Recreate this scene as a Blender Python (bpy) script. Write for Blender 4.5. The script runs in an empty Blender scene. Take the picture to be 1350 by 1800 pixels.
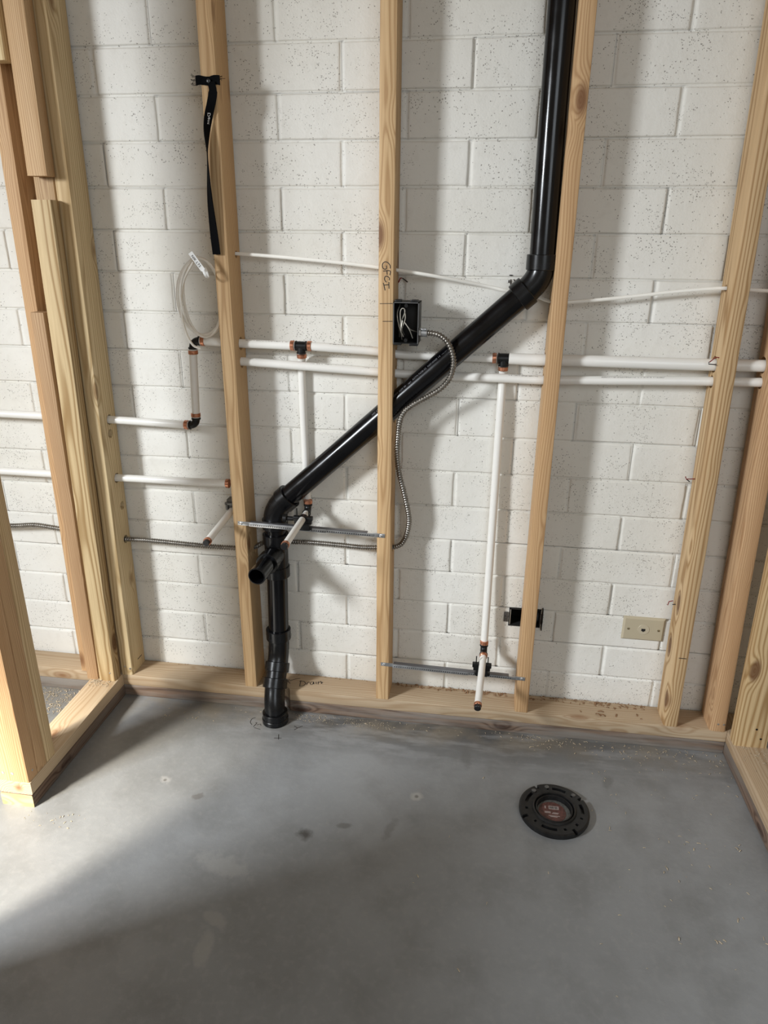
import bpy, bmesh, math, random
from mathutils import Vector, Matrix, noise
random.seed(7)
S = bpy.context.scene
COL = S.collection
R = math.radians

# ------------------------------------------------------------------ camera
PITCH, YAW, ROLL = 0.36830, 0.13960, 0.0097
cp, sp, cy, sy = math.cos(PITCH), math.sin(PITCH), math.cos(YAW), math.sin(YAW)
fwd = Vector((-sy*cp, cy*cp, -sp)); rgt = Vector((cy, sy, 0)); upv = rgt.cross(fwd)
c_, s_ = math.cos(ROLL), math.sin(ROLL)
rgt, upv = c_*rgt + s_*upv, -s_*rgt + c_*upv
cam_d = bpy.data.cameras.new('camera'); cam = bpy.data.objects.new('camera', cam_d); COL.objects.link(cam)
M3 = Matrix((rgt, upv, -fwd)).transposed()
cam.matrix_world = Matrix.Translation((0.2658, -1.7544, 1.3617)) @ M3.to_4x4()
cam_d.sensor_fit = 'HORIZONTAL'; cam_d.sensor_width = 27.0; cam_d.sensor_height = 36.0
cam_d.lens = 27.0*1238.3/1350; cam_d.clip_start = 0.02
S.camera = cam

# ------------------------------------------------------------------ world, lights, exposure
wd = bpy.data.worlds.new('world'); S.world = wd; wd.use_nodes = True
bg = wd.node_tree.nodes['Background']
bg.inputs[0].default_value = (1.0, 0.86, 0.66, 1); bg.inputs[1].default_value = 0.285

def area(name, loc, target, size, size_y, power, color, spread=math.pi):
    d = bpy.data.lights.new(name, 'AREA'); d.shape = 'RECTANGLE'; d.size = size; d.size_y = size_y
    d.energy = power; d.color = color
    o = bpy.data.objects.new(name, d); COL.objects.link(o); o.location = loc
    o.rotation_euler = (Vector(target)-Vector(loc)).to_track_quat('-Z', 'Y').to_euler()
    d.spread = spread; return o
area('window_light', (-2.10, -2.00, 1.84), (0.75, -0.30, -0.25), 0.42, 0.50, 43, (0.90, 0.95, 1.0), R(108))
area('fill_light', (1.2, -3.2, 1.9), (0.1, -1.0, 0.0), 1.2, 1.6, 20, (0.84, 0.92, 1.0), R(150))  # added fill lamp brightening the near floor, not a known opening
sd = bpy.data.lights.new('sun_patch_light', 'SPOT'); sd.energy = 2100; sd.color = (1.0, 0.93, 0.80); sd.spot_size = R(21); sd.spot_blend = 1.0; sd.shadow_soft_size = 0.20
so = bpy.data.objects.new('sun_patch_light', sd); COL.objects.link(so); so.location = (-2.3, -2.9, 2.5)
so.rotation_euler = (Vector((-1.00, -0.80, 0.0))-Vector(so.location)).to_track_quat('-Z', 'Y').to_euler()
S.view_settings.view_transform = 'Standard'; S.view_settings.look = 'None'
S.view_settings.gamma = 1.0; S.view_settings.use_curve_mapping = False
S.view_settings.exposure = 0.0

# ------------------------------------------------------------------ materials
def srgb(r, g, b):
    f = lambda c: (c/255/12.92) if c/255 <= 0.04045 else ((c/255+0.055)/1.055)**2.4
    return (f(r), f(g), f(b), 1)
class NT:
    def __init__(s, name):
        s.m = bpy.data.materials.new(name); s.m.use_nodes = True; s.t = s.m.node_tree
        s.b = s.t.nodes['Principled BSDF']
    def n(s, typ, **kw):
        n = s.t.nodes.new('ShaderNode'+typ)
        for k, v in kw.items():
            if k.startswith('i_'):
                k = k[2:]; n.inputs[int(k) if k.isdigit() else k.replace('_', ' ')].default_value = v
            else: setattr(n, k, v)
        return n
    def l(s, a, b): s.t.links.new(a, b)
    def val(s, x):
        return x
    def math(s, op, a, b=None, c=None, clamp=False):
        n = s.n('Math', operation=op); n.use_clamp = clamp
        for i, x in enumerate((a, b, c)):
            if x is None: continue
            if isinstance(x, (int, float)): n.inputs[i].default_value = x
            else: s.l(x, n.inputs[i])
        return n.outputs[0]
    def mix(s, f, a, b, mode='MIX'):
        n = s.n('Mix', data_type='RGBA', blend_type=mode)
        for i, x in ((0, f), (6, a), (7, b)):
            if isinstance(x, (int, float)): n.inputs[i].default_value = x
            elif isinstance(x, tuple): n.inputs[i].default_value = x
            else: s.l(x, n.inputs[i])
        return n.outputs[2]
    def ramp(s, f, stops):
        n = s.n('ValToRGB'); cr = n.color_ramp
        while len(cr.elements) > 1: cr.elements.remove(cr.elements[0])
        cr.elements[0].position = stops[0][0]; cr.elements[0].color = stops[0][1]
        for p, c in stops[1:]:
            e = cr.elements.new(p); e.color = c
        s.l(f, n.inputs[0]); return n.outputs[0]
    def bump(s, h, strength, dist):
        n = s.n('Bump'); n.inputs['Strength'].default_value = strength; n.inputs['Distance'].default_value = dist
        s.l(h, n.inputs['Height']); s.l(n.outputs[0], s.b.inputs['Normal']); return n

def plain(name, col, rough=0.5, metal=0.0, spec=0.5, noise_amt=0.0, nscale=60, coat=0.0):
    t = NT(name); b = t.b
    b.inputs['Roughness'].default_value = rough; b.inputs['Metallic'].default_value = metal
    b.inputs['Specular IOR Level'].default_value = spec
    if coat: b.inputs['Coat Weight'].default_value = coat
    if noise_amt:
        tc = t.n('TexCoord'); nz = t.n('TexNoise', i_Scale=nscale, i_Detail=4.0)
        t.l(tc.outputs['Object'], nz.inputs['Vector'])
        dk = tuple(c*(1-noise_amt) for c in col[:3])+(1,)
        f = t.ramp(nz.outputs['Fac'], [(0.35, dk), (0.65, col)])
        t.l(f, b.inputs['Base Color'])
        r2 = t.math('MULTIPLY_ADD', nz.outputs['Fac'], 0.25, rough-0.12)
        t.l(r2, b.inputs['Roughness'])
    else: b.inputs['Base Color'].default_value = col
    return t.m

def wood(name, light, dark, knotc, axis='Z', period=0.0045, contrast=0.7, rough=0.6, knots=1.0, stain=None):
    t = NT(name)
    tc = t.n('TexCoord'); sep = t.n('SeparateXYZ'); t.l(tc.outputs['Object'], sep.inputs[0])
    oi = t.n('ObjectInfo'); rnd = oi.outputs['Random']
    order = {'Z': (0, 1, 2), 'X': (1, 2, 0), 'Y': (0, 2, 1)}[axis]
    bb, cc, aa = [sep.outputs[i] for i in order]
    r1 = t.math('MULTIPLY', rnd, 91.7); r2 = t.math('FRACT', t.math('MULTIPLY', rnd, 37.31)); r3 = t.math('FRACT', t.math('MULTIPLY', rnd, 71.9))
    # stretched vector
    v = t.n('CombineXYZ'); t.l(t.math('ADD', bb, r1), v.inputs[0]); t.l(t.math('ADD', cc, r1), v.inputs[1]); t.l(t.math('MULTIPLY_ADD', aa, 0.09, r1), v.inputs[2])
    n1 = t.n('TexNoise', i_Scale=14.0, i_Detail=2.0); t.l(v.outputs[0], n1.inputs['Vector'])
    # knots
    kv = t.n('CombineXYZ'); t.l(t.math('MULTIPLY_ADD', bb, 9.0, r1), kv.inputs[0]); t.l(t.math('MULTIPLY_ADD', cc, 9.0, r1), kv.inputs[1]); t.l(t.math('MULTIPLY_ADD', aa, 3.6, r1), kv.inputs[2])
    vo = t.n('TexVoronoi', i_Scale=1.25, i_Randomness=1.0); t.l(kv.outputs[0], vo.inputs['Vector'])
    kd = vo.outputs['Distance']
    kn = t.math('SUBTRACT', 1.0, t.math('MULTIPLY', kd, 2.7), clamp=True)      # 1 at knot
    # rings
    rv = t.n('CombineXYZ')
    t.l(t.math('ADD', bb, t.math('MULTIPLY_ADD', r2, 0.10, -0.075)), rv.inputs[0])
    t.l(t.math('ADD', cc, t.math('MULTIPLY_ADD', r3, 0.06, 0.02)), rv.inputs[1])
    ln = t.n('VectorMath', operation='LENGTH'); t.l(rv.outputs[0], ln.inputs[0])
    rr = t.math('ADD', ln.outputs['Value'], t.math('MULTIPLY', n1.outputs['Fac'], 0.045))
    rr = t.math('ADD', rr, t.math('MULTIPLY', t.math('POWER', kn, 2.0), 0.03*knots))
    sn = t.math('SINE', t.math('MULTIPLY', rr, 6.2832/period))
    sn = t.math('MULTIPLY_ADD', sn, 0.5, 0.5)
    ringf = t.math('POWER', sn, 2.2)
    # fibre
    fv = t.n('CombineXYZ'); t.l(t.math('MULTIPLY', t.math('ADD', bb, r1), 420.0), fv.inputs[0]); t.l(t.math('MULTIPLY', t.math('ADD', cc, r1), 420.0), fv.inputs[1]); t.l(t.math('MULTIPLY', aa, 9.0), fv.inputs[2])
    n2 = t.n('TexNoise', i_Scale=1.0, i_Detail=3.0); t.l(fv.outputs[0], n2.inputs['Vector'])
    # heart/sap large streaks
    n3 = t.n('TexNoise', i_Scale=9.0, i_Detail=1.0); t.l(v.outputs[0], n3.inputs['Vector'])
    sap = t.ramp(n3.outputs['Fac'], [(0.40, (0, 0, 0, 1)), (0.62, (1, 1, 1, 1))])
    lt2 = tuple(min(1, c*k) for c, k in zip(light[:3], (1.10, 1.16, 1.22)))+(1,)
    base = t.mix(sap, light, lt2)
    c1 = t.mix(t.math('MULTIPLY', ringf, contrast), base, dark)
    c2 = t.mix(t.math('MULTIPLY', t.math('SUBTRACT', n2.outputs['Fac'], 0.35, clamp=True), 0.9), c1, dark)
    tone = t.math('MULTIPLY_ADD', rnd, 0.18, 0.90)
    tn = t.n('HueSaturation'); t.l(tone, tn.inputs['Value']); t.l(t.math('MULTIPLY_ADD', r2, 0.009, 0.497), tn.inputs['Hue']); t.l(c2, tn.inputs['Color'])
    kcore = t.math('MULTIPLY', t.math('SUBTRACT', kn, 0.50, clamp=True), 3.5*knots, clamp=True)
    c3 = t.mix(t.math('MULTIPLY', kcore, 0.85), tn.outputs[0], knotc)
    if stain:
        n4 = t.n('TexNoise', i_Scale=22.0, i_Detail=5.0, i_Roughness=0.65); t.l(v.outputs[0], n4.inputs['Vector'])
        c3 = t.mix(t.ramp(n4.outputs['Fac'], [(0.42, (0, 0, 0, 1)), (0.6, (1, 1, 1, 1))]), c3, stain)
    t.l(c3, t.b.inputs['Base Color']); t.b.inputs['Roughness'].default_value = rough
    t.b.inputs['Specular IOR Level'].default_value = 0.3
    h = t.math('ADD', t.math('MULTIPLY', ringf, -0.4), n2.outputs['Fac'])
    t.bump(h, 0.35, 0.0006)
    return t.m

FIR = dict(light=(0.58, 0.37, 0.195, 1), dark=(0.36, 0.195, 0.085, 1), knotc=(0.16, 0.065, 0.025, 1))
YEL = dict(light=(0.69, 0.51, 0.29, 1), dark=(0.42, 0.265, 0.115, 1), knotc=(0.20, 0.10, 0.035, 1))
PALE = dict(light=(0.50, 0.38, 0.25, 1), dark=(0.37, 0.25, 0.14, 1), knotc=(0.22, 0.10, 0.04, 1))
BRN = dict(light=(0.43, 0.275, 0.145, 1), dark=(0.27, 0.15, 0.068, 1), knotc=(0.12, 0.045, 0.02, 1))
W_fir = wood('fir_wood', **FIR); W_yel = wood('yellow_pine_wood', period=0.007, **YEL)
W_olive = wood('coarse_pine_wood', period=0.010, light=(0.56, 0.395, 0.215, 1), dark=(0.31, 0.18, 0.072, 1), knotc=(0.12, 0.05, 0.02, 1), contrast=0.9, knots=1.3)
W_brn = wood('brown_fir_wood', **BRN)
W_px = wood('plate_wood_x', axis='X', period=0.006, knots=0.7, **PALE)
W_py = wood('plate_wood_y', axis='Y', period=0.006, knots=0.7, **PALE)
TRE = dict(light=(0.19, 0.125, 0.085, 1), dark=(0.085, 0.052, 0.035, 1), knotc=(0.04, 0.02, 0.015, 1), contrast=0.9, rough=0.75)
W_tx = wood('treated_wood_x', axis='X', period=0.008, stain=(0.23, 0.205, 0.18, 1), **TRE)
W_ty = wood('treated_wood_y', axis='Y', period=0.008, stain=(0.17, 0.14, 0.115, 1), **TRE)
W_hole = plain('drilled_wood', (0.30, 0.16, 0.07, 1), 0.8)
ABS = plain('black_plastic_pipe', (0.003, 0.003, 0.0038, 1), 0.19, spec=0.32, noise_amt=0.3, nscale=25)
ABSF = plain('black_fitting_plastic', (0.005, 0.0052, 0.006, 1), 0.25, spec=0.35, noise_amt=0.3, nscale=30)
BLK = plain('matte_black_plastic', (0.007, 0.007, 0.007, 1), 0.40, spec=0.35, noise_amt=0.3)
FLG = plain('dusty_black_plastic', (0.014, 0.014, 0.0145, 1), 0.42, spec=0.4, noise_amt=0.5, nscale=90)
WEB = plain('black_webbing', (0.003, 0.003, 0.0035, 1), 0.9, spec=0.1)
PEX = plain('white_tubing', (0.80, 0.78, 0.73, 1), 0.30)
ROM = plain('white_cable_jacket', (0.86, 0.83, 0.76, 1), 0.35)
TAG = plain('white_tag', (0.88, 0.88, 0.86, 1), 0.4)
COP = plain('copper', (0.66, 0.29, 0.17, 1), 0.30, metal=0.8, noise_amt=0.35, nscale=120)
STL = plain('galvanised_steel', (0.55, 0.56, 0.57, 1), 0.35, metal=0.9, noise_amt=0.15)
ARM = plain('armour_steel', (0.30, 0.28, 0.25, 1), 0.30, metal=0.9, noise_amt=0.3)
INK = plain('marker_ink', (0.014, 0.009, 0.007, 1), 0.6)
PRT = plain('grey_print', (0.16, 0.16, 0.17, 1), 0.6)
PRD = plain('dark_print', (0.10, 0.09, 0.08, 1), 0.6)
WHT = plain('white_print', (0.8, 0.8, 0.8, 1), 0.5)
RED = plain('red_coating', (0.20, 0.012, 0.010, 1), 0.5)
BEI = plain('beige_plastic', (0.47, 0.41, 0.29, 1), 0.38)
DRK = plain('dark_cavity', (0.01, 0.009, 0.008, 1), 0.9)
LBL = plain('red_label', (0.13, 0.05, 0.04, 1), 0.5, noise_amt=0.5, nscale=160)
SHV = plain('pale_shaving', (0.60, 0.50, 0.36, 1), 0.8, noise_amt=0.4, nscale=300)
SHB = plain('brown_shaving', (0.32, 0.17, 0.08, 1), 0.85, noise_amt=0.5, nscale=300)
WIRE = plain('bare_grey_wire', (0.45, 0.42, 0.36, 1), 0.35, metal=0.3)
CLR = plain('capped_end', (0.01, 0.01, 0.011, 1), 0.3)

def block_paint():
    t = NT('painted_block'); tc = t.n('TexCoord'); P = tc.outputs['Object']
    n0 = t.n('TexNoise', i_Scale=2.2, i_Detail=2.0); t.l(P, n0.inputs['Vector'])
    n1 = t.n('TexNoise', i_Scale=13.0, i_Detail=3.0); t.l(P, n1.inputs['Vector'])
    n2 = t.n('TexNoise', i_Scale=190.0, i_Detail=4.0, i_Roughness=0.6); t.l(P, n2.inputs['Vector'])
    n3 = t.n('TexNoise', i_Scale=45.0, i_Detail=3.0); t.l(P, n3.inputs['Vector'])
    wv = t.n('TexNoise', i_Scale=260.0, i_Detail=2.0); t.l(P, wv.inputs['Vector'])
    dv = t.n('VectorMath', operation='MULTIPLY_ADD'); t.l(wv.outputs['Color'], dv.inputs[0]); dv.inputs[1].default_value = (.005, .005, .005); t.l(P, dv.inputs[2])
    vo = t.n('TexVoronoi', i_Scale=290.0, i_Randomness=1.0); t.l(dv.outputs[0], vo.inputs['Vector'])
    sc = t.n('SeparateColor'); t.l(vo.outputs['Color'], sc.inputs[0])
    vm = t.ramp(n1.outputs['Fac'], [(0.44, (0, 0, 0, 1)), (0.62, (1, 1, 1, 1))])
    thr = t.math('MULTIPLY_ADD', vm, 0.36, 0.030)
    on = t.math('LESS_THAN', sc.outputs[0], thr)
    rad = t.math('MULTIPLY_ADD', t.math('POWER', sc.outputs[1], 2.0), 0.30, 0.17)
    pit = t.math('MULTIPLY', on, t.math('LESS_THAN', vo.outputs['Distance'], rad))
    geo = t.n('NewGeometry'); sp_ = t.n('SeparateXYZ'); t.l(P, sp_.inputs[0])
    col = t.mix(t.ramp(n0.outputs['Fac'], [(0.35, (0, 0, 0, 1)), (0.65, (1, 1, 1, 1))]), (0.71, 0.685, 0.62, 1), (0.77, 0.755, 0.705, 1))
    col = t.mix(t.math('MULTIPLY', t.ramp(n3.outputs['Fac'], [(0.55, (0, 0, 0, 1)), (0.75, (1, 1, 1, 1))]), 0.14), col, (0.50, 0.46, 0.40, 1))
    col = t.mix(t.math('MULTIPLY', pit, 0.70), col, (0.13, 0.11, 0.09, 1))
    t.l(col, t.b.inputs['Base Color']); t.b.inputs['Roughness'].default_value = 0.62; t.b.inputs['Specular IOR Level'].default_value = 0.3
    h = t.math('ADD', t.math('MULTIPLY', n2.outputs['Fac'], 0.55), t.math('MULTIPLY', n3.outputs['Fac'], 1.0))
    h = t.math('SUBTRACT', h, t.math('MULTIPLY', pit, 1.2))
    t.bump(h, 0.75, 0.0016)
    return t.m
W_block = block_paint()

def concrete():
    t = NT('concrete_floor'); tc = t.n('TexCoord'); P = tc.outputs['Object']
    sx = t.n('SeparateXYZ'); t.l(P, sx.inputs[0]); X, Y = sx.outputs[0], sx.outputs[1]
    def nz(s, d=4.0, r=0.55, vec=P):
        n = t.n('TexNoise', i_Scale=s, i_Detail=d, i_Roughness=r); t.l(vec, n.inputs['Vector']); return n.outputs['Fac']
    a, b, c, d = nz(1.6), nz(7.0, 5.0, 0.6), nz(60.0), nz(300.0, 2.0)
    sv = t.n('VectorMath', operation='MULTIPLY'); sv.inputs[1].default_value = (3.0, 14.0, 1.0); t.l(P, sv.inputs[0])
    st = nz(1.6, 5.0, 0.6, sv.outputs[0])
    col = t.mix(t.ramp(a, [(0.35, (0, 0, 0, 1)), (0.65, (1, 1, 1, 1))]), (0.200, 0.203, 0.203, 1), (0.262, 0.268, 0.272, 1))
    col = t.mix(t.math('MULTIPLY', t.ramp(b, [(0.45, (0, 0, 0, 1)), (0.7, (1, 1, 1, 1))]), 0.45), col, (0.135, 0.134, 0.128, 1))
    col = t.mix(t.math('MULTIPLY', t.ramp(c, [(0.5, (0, 0, 0, 1)), (0.8, (1, 1, 1, 1))]), 0.25), col, (0.34, 0.335, 0.32, 1))
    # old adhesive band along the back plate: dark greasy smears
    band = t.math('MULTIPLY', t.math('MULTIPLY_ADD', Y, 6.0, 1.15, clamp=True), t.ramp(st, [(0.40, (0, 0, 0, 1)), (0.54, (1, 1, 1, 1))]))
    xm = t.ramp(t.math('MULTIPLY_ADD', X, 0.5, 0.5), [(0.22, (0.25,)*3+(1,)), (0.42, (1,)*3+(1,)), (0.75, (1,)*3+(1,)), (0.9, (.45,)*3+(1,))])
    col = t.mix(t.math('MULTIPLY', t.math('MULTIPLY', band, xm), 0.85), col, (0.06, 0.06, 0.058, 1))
    fr = t.math('MULTIPLY', t.math('MULTIPLY_ADD', Y, 14.0, 1.5, clamp=True), t.ramp(b, [(0.40, (0, 0, 0, 1)), (0.62, (1, 1, 1, 1))]))
    col = t.mix(t.math('MULTIPLY', fr, 0.45), col, (0.30, 0.25, 0.18, 1))
    def spot(x, y, rx, ry, ang, colr, amt, soft=0.5, warp=0.6):
        nonlocal col
        ca, sa = math.cos(ang), math.sin(ang)
        dx = t.math('SUBTRACT', X, x); dy = t.math('SUBTRACT', Y, y)
        u = t.math('MULTIPLY', t.math('ADD', t.math('MULTIPLY', dx, ca), t.math('MULTIPLY', dy, sa)), 1/rx)
        v = t.math('MULTIPLY', t.math('ADD', t.math('MULTIPLY', dx, -sa), t.math('MULTIPLY', dy, ca)), 1/ry)
        r = t.math('SQRT', t.math('ADD', t.math('MULTIPLY', u, u), t.math('MULTIPLY', v, v)))
        r = t.math('ADD', r, t.math('MULTIPLY_ADD', b2, warp*2, -warp))
        m = t.ramp(r, [(max(0, 1-soft)*0.5, (1, 1, 1, 1)), (0.5, (0, 0, 0, 1))]) if False else t.math('MULTIPLY', t.math('SUBTRACT', 1.0, r, clamp=True), 1/soft, clamp=True)
        col = t.mix(t.math('MULTIPLY', m, amt), col, colr)
    b2 = nz(38.0, 4.0, 0.65)
    spot(-0.105, -0.465, 0.024, 0.020, 0, (0.05, 0.045, 0.04, 1), 0.85, 0.8, 1.0)
    spot(-0.014, -0.425, 0.022, 0.011, 0.2, (0.12, 0.115, 0.11, 1), 0.7, 0.4, 0.4)
    spot(-0.27, -0.585, 0.085, 0.035, -0.3, (0.33, 0.325, 0.31, 1), 0.4, 0.5, 1.2)
    spot(-0.235, -0.72, 0.040, 0.016, -0.4, (0.32, 0.31, 0.29, 1), 0.4, 0.4, 0.6)
    spot(-0.235, -0.79, 0.020, 0.055, 0.1, (0.34, 0.33, 0.305, 1), 0.4, 0.4, 0.6)
    spot(0.155, -0.299, 0.020, 0.017, 0, (0.42, 0.40, 0.37, 1), 0.6, 0.4, 0.5)
    spot(0.155, -0.299, 0.007, 0.007, 0, (0.10, 0.09, 0.08, 1), 0.7, 0.5, 0.3)
    spot(-0.521, -0.342, 0.019, 0.016, 0, (0.40, 0.39, 0.37, 1), 0.5, 0.7, 1.3)
    spot(-0.521, -0.342, 0.006, 0.006, 0, (0.10, 0.09, 0.08, 1), 0.7, 0.5, 0.3)
    spot(-0.409, -0.385, 0.020, 0.012, 0.4, (0.12, 0.11, 0.10, 1), 0.6, 0.4, 0.9)
    spot(0.28, -0.13, 0.02, 0.05, 0.1, (0.13, 0.13, 0.125, 1), 0.55, 0.6, 0.7)
    spot(0.66, -0.17, 0.018, 0.04, -0.2, (0.13, 0.13, 0.125, 1), 0.55, 0.6, 0.7)
    spot(0.10, -0.42, 0.05, 0.014, 1.3, (0.14, 0.135, 0.13, 1), 0.5, 0.6, 0.8)
    t.l(col, t.b.inputs['Base Color'])
    t.l(t.math('MULTIPLY_ADD', b, 0.28, 0.26), t.b.inputs['Roughness']); t.b.inputs['Specular IOR Level'].default_value = 0.5
    t.bump(t.math('ADD', t.math('MULTIPLY', b, 1.0), t.math('ADD', t.math('MULTIPLY', c, 0.35), t.math('MULTIPLY', d, 0.12))), 0.35, 0.004)
    return t.m
W_floor = concrete()

# ------------------------------------------------------------------ geometry helpers
def V(*a): return Vector(a)
def tag(o, label=None, cat=None, group=None, kind=None):
    if label: o['label'] = label
    if cat: o['category'] = cat
    if group: o['group'] = group
    if kind: o['kind'] = kind
    return o
ORG = {}
def obj(name, bm, mat, parent=None, org=None, smooth=True, angle=35):
    if parent is not None: org = ORG[parent.name]
    org = Vector(org or (0, 0, 0))
    bmesh.ops.recalc_face_normals(bm, faces=bm.faces[:])
    for v in bm.verts: v.co -= org
    me = bpy.data.meshes.new(name); bm.to_mesh(me); bm.free()
    for m in (mat if isinstance(mat, (list, tuple)) else [mat]): me.materials.append(m)
    if smooth:
        for p in me.polygons: p.use_smooth = True
        me.set_sharp_from_angle(angle=R(angle))
    o = bpy.data.objects.new(name, me); COL.objects.link(o)
    if parent is not None: o.parent = parent
    else: o.location = org
    ORG[o.name] = org
    return o
def empty(name, loc, label, cat, group=None):
    o = bpy.data.objects.new(name, None); COL.objects.link(o); o.location = loc; o.empty_display_size = 0.05
    ORG[o.name] = Vector(loc); return tag(o, label, cat, group)
def box(bm, a, b, bev=0.0, seg=2, mi=0):
    x0, y0, z0 = a; x1, y1, z1 = b
    vs = [bm.verts.new(p) for p in ((x0, y0, z0), (x1, y0, z0), (x1, y1, z0), (x0, y1, z0), (x0, y0, z1), (x1, y0, z1), (x1, y1, z1), (x0, y1, z1))]
    fs = [bm.faces.new([vs[i] for i in f]) for f in ((0, 3, 2, 1), (4, 5, 6, 7), (0, 1, 5, 4), (1, 2, 6, 5), (2, 3, 7, 6), (3, 0, 4, 7))]
    for f in fs: f.material_index = mi
    if bev:
        es = list({e for f in fs for e in f.edges})
        bmesh.ops.bevel(bm, geom=es, offset=bev, segments=seg, profile=0.5, affect='EDGES')
    return bm
def frames(pts, closed=False):
    n = len(pts); T = []
    for i in range(n):
        a = pts[i-1] if (i > 0 or closed) else pts[i]; b = pts[(i+1) % n] if (i < n-1 or closed) else pts[i]
        T.append((b-a).normalized())
    ref = Vector((0, 0, 1)) if abs(T[0].z) < 0.9 else Vector((0, 1, 0))
    N = [(ref - T[0]*ref.dot(T[0])).normalized()]
    for i in range(1, n):
        v = N[-1] - T[i]*N[-1].dot(T[i]); N.append(v.normalized())
    return T, N
def sweep(bm, pts, r, n=14, cap=True, closed=False, inner=None, flat=1.0, mi=0):
    pts = [Vector(p) for p in pts]; T, N = frames(pts, closed)
    rr = r if isinstance(r, (list, tuple)) else [r]*len(pts)
    rings = []
    for p, t, nn, rad in zip(pts, T, N, rr):
        bi = t.cross(nn)
        rings.append([bm.verts.new(p + nn*math.cos(2*math.pi*k/n)*rad*flat + bi*math.sin(2*math.pi*k/n)*rad) for k in range(n)])
    m = len(rings)
    for i in range(m if closed else m-1):
        A, B = rings[i], rings[(i+1) % m]
        for k in range(n):
            f = bm.faces.new((A[k], A[(k+1) % n], B[(k+1) % n], B[k])); f.material_index = mi
    if cap and not closed:
        bm.faces.new(rings[0][::-1]).material_index = mi; bm.faces.new(rings[-1]).material_index = mi
    return rings
def cyl(bm, a, b, r, n=20, r2=None, mi=0): return sweep(bm, [a, b], [r, r if r2 is None else r2], n, mi=mi)
def hub(bm, a, b, r, bev=0.0015, n=28):
    a, b = Vector(a), Vector(b); d = (b-a).normalized()
    sweep(bm, [a, a+d*bev, b-d*bev, b], [r-bev, r, r, r-bev], n)
def pipe_open(bm, a, b, ro, ri, n=32, depth=0.1):
    """open-ended pipe: mouth at b, inside wall visible"""
    a, b = Vector(a), Vector(b); d = (b-a).normalized()
    u = d.orthogonal().normalized(); w = d.cross(u); rings = []
    for p, r in ((a, ro), (b-d*0.0008, ro), (b, ro-0.0008), (b, ri+0.0005), (b-d*0.001, ri), (b-d*depth, ri)):
        rings.append([bm.verts.new(p+(u*math.cos(2*math.pi*k/n)+w*math.sin(2*math.pi*k/n))*r) for k in range(n)])
    for A, B in zip(rings, rings[1:]):
        for k in range(n): bm.faces.new((A[k], A[(k+1) % n], B[(k+1) % n], B[k]))
    bm.faces.new(rings[0][::-1]); bm.faces.new(rings[-1])
def smooth_path(pts, sub=8, closed=False):
    pts = [Vector(p) for p in pts]; out = []; n = len(pts)
    rng = range(n if closed else n-1)
    for i in rng:
        p0 = pts[i-1] if (i > 0 or closed) else pts[i]*2-pts[i+1]
        p1 = pts[i]; p2 = pts[(i+1) % n]; p3 = pts[(i+2) % n] if (i+2 < n or closed) else p2*2-p1
        for k in range(sub):
            t = k/sub
            out.append(0.5*((2*p1)+(-p0+p2)*t+(2*p0-5*p1+4*p2-p3)*t*t+(-p0+3*p1-3*p2+p3)*t*t*t))
    if not closed: out.append(pts[-1])
    return out
def arc(p0, p1, p2, n=10):
    """rounded corner, quadratic from p0 to p2 with control p1"""
    p0, p1, p2 = Vector(p0), Vector(p1), Vector(p2)
    return [(1-t)**2*p0+2*t*(1-t)*p1+t*t*p2 for t in [i/n for i in range(n+1)]]
def bool_cut(bm, cutters):
    """cut cylinders ((a,b,r)...) out of a closed bmesh; returns a new bmesh"""
    me = bpy.data.meshes.new('t'); bmesh.ops.recalc_face_normals(bm, faces=bm.faces[:]); bm.to_mesh(me); bm.free(); o = bpy.data.objects.new('t', me); COL.objects.link(o)
    tmp = []
    for a, b, r in cutters:
        cb = bmesh.new(); cyl(cb, a, b, r, 24); bmesh.ops.recalc_face_normals(cb, faces=cb.faces[:])
        cm = bpy.data.meshes.new('c'); cb.to_mesh(cm); cb.free(); co = bpy.data.objects.new('c', cm); COL.objects.link(co)
        md = o.modifiers.new('b', 'BOOLEAN'); md.operation = 'DIFFERENCE'; md.solver = 'EXACT'; md.object = co; tmp.append(co)
    dg = bpy.context.evaluated_depsgraph_get(); dg.update()
    res = bpy.data.meshes.new_from_object(o.evaluated_get(dg))
    nb = bmesh.new(); nb.from_mesh(res)
    bpy.data.meshes.remove(res)
    for x in tmp+[o]:
        m = x.data; bpy.data.objects.remove(x); bpy.data.meshes.remove(m)
    return nb
def lumber(xf, w, y0, y1, z0, z1, bev=0.004, wob=0.0006, seg=0.06, sd=0):
    """upright board: xf(z) left edge; rounded corners; slight surface wobble"""
    bm = bmesh.new(); n = max(2, int((z1-z0)/seg)); rings = []
    for i in range(n+1):
        z = z0+(z1-z0)*i/n; x = xf(z) if callable(xf) else xf; ring = []
        for cx, cyy, a0 in ((x+w-bev, y1-bev, 0), (x+bev, y1-bev, 90), (x+bev, y0+bev, 180), (x+w-bev, y0+bev, 270)):
            for k in range(3):
                a = R(a0+45*k); d = wob*noise.noise(Vector((cx*9+sd, cyy*9, z*5+a0)))
                ring.append(bm.verts.new((cx+(bev+d)*math.cos(a), cyy+(bev+d)*math.sin(a), z)))
        rings.append(ring)
    for A, B in zip(rings, rings[1:]):
        for k in range(12): bm.faces.new((A[k], A[(k+1) % 12], B[(k+1) % 12], B[k]))
    bm.faces.new(rings[0][::-1]); bm.faces.new(rings[-1])
    return bm
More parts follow.
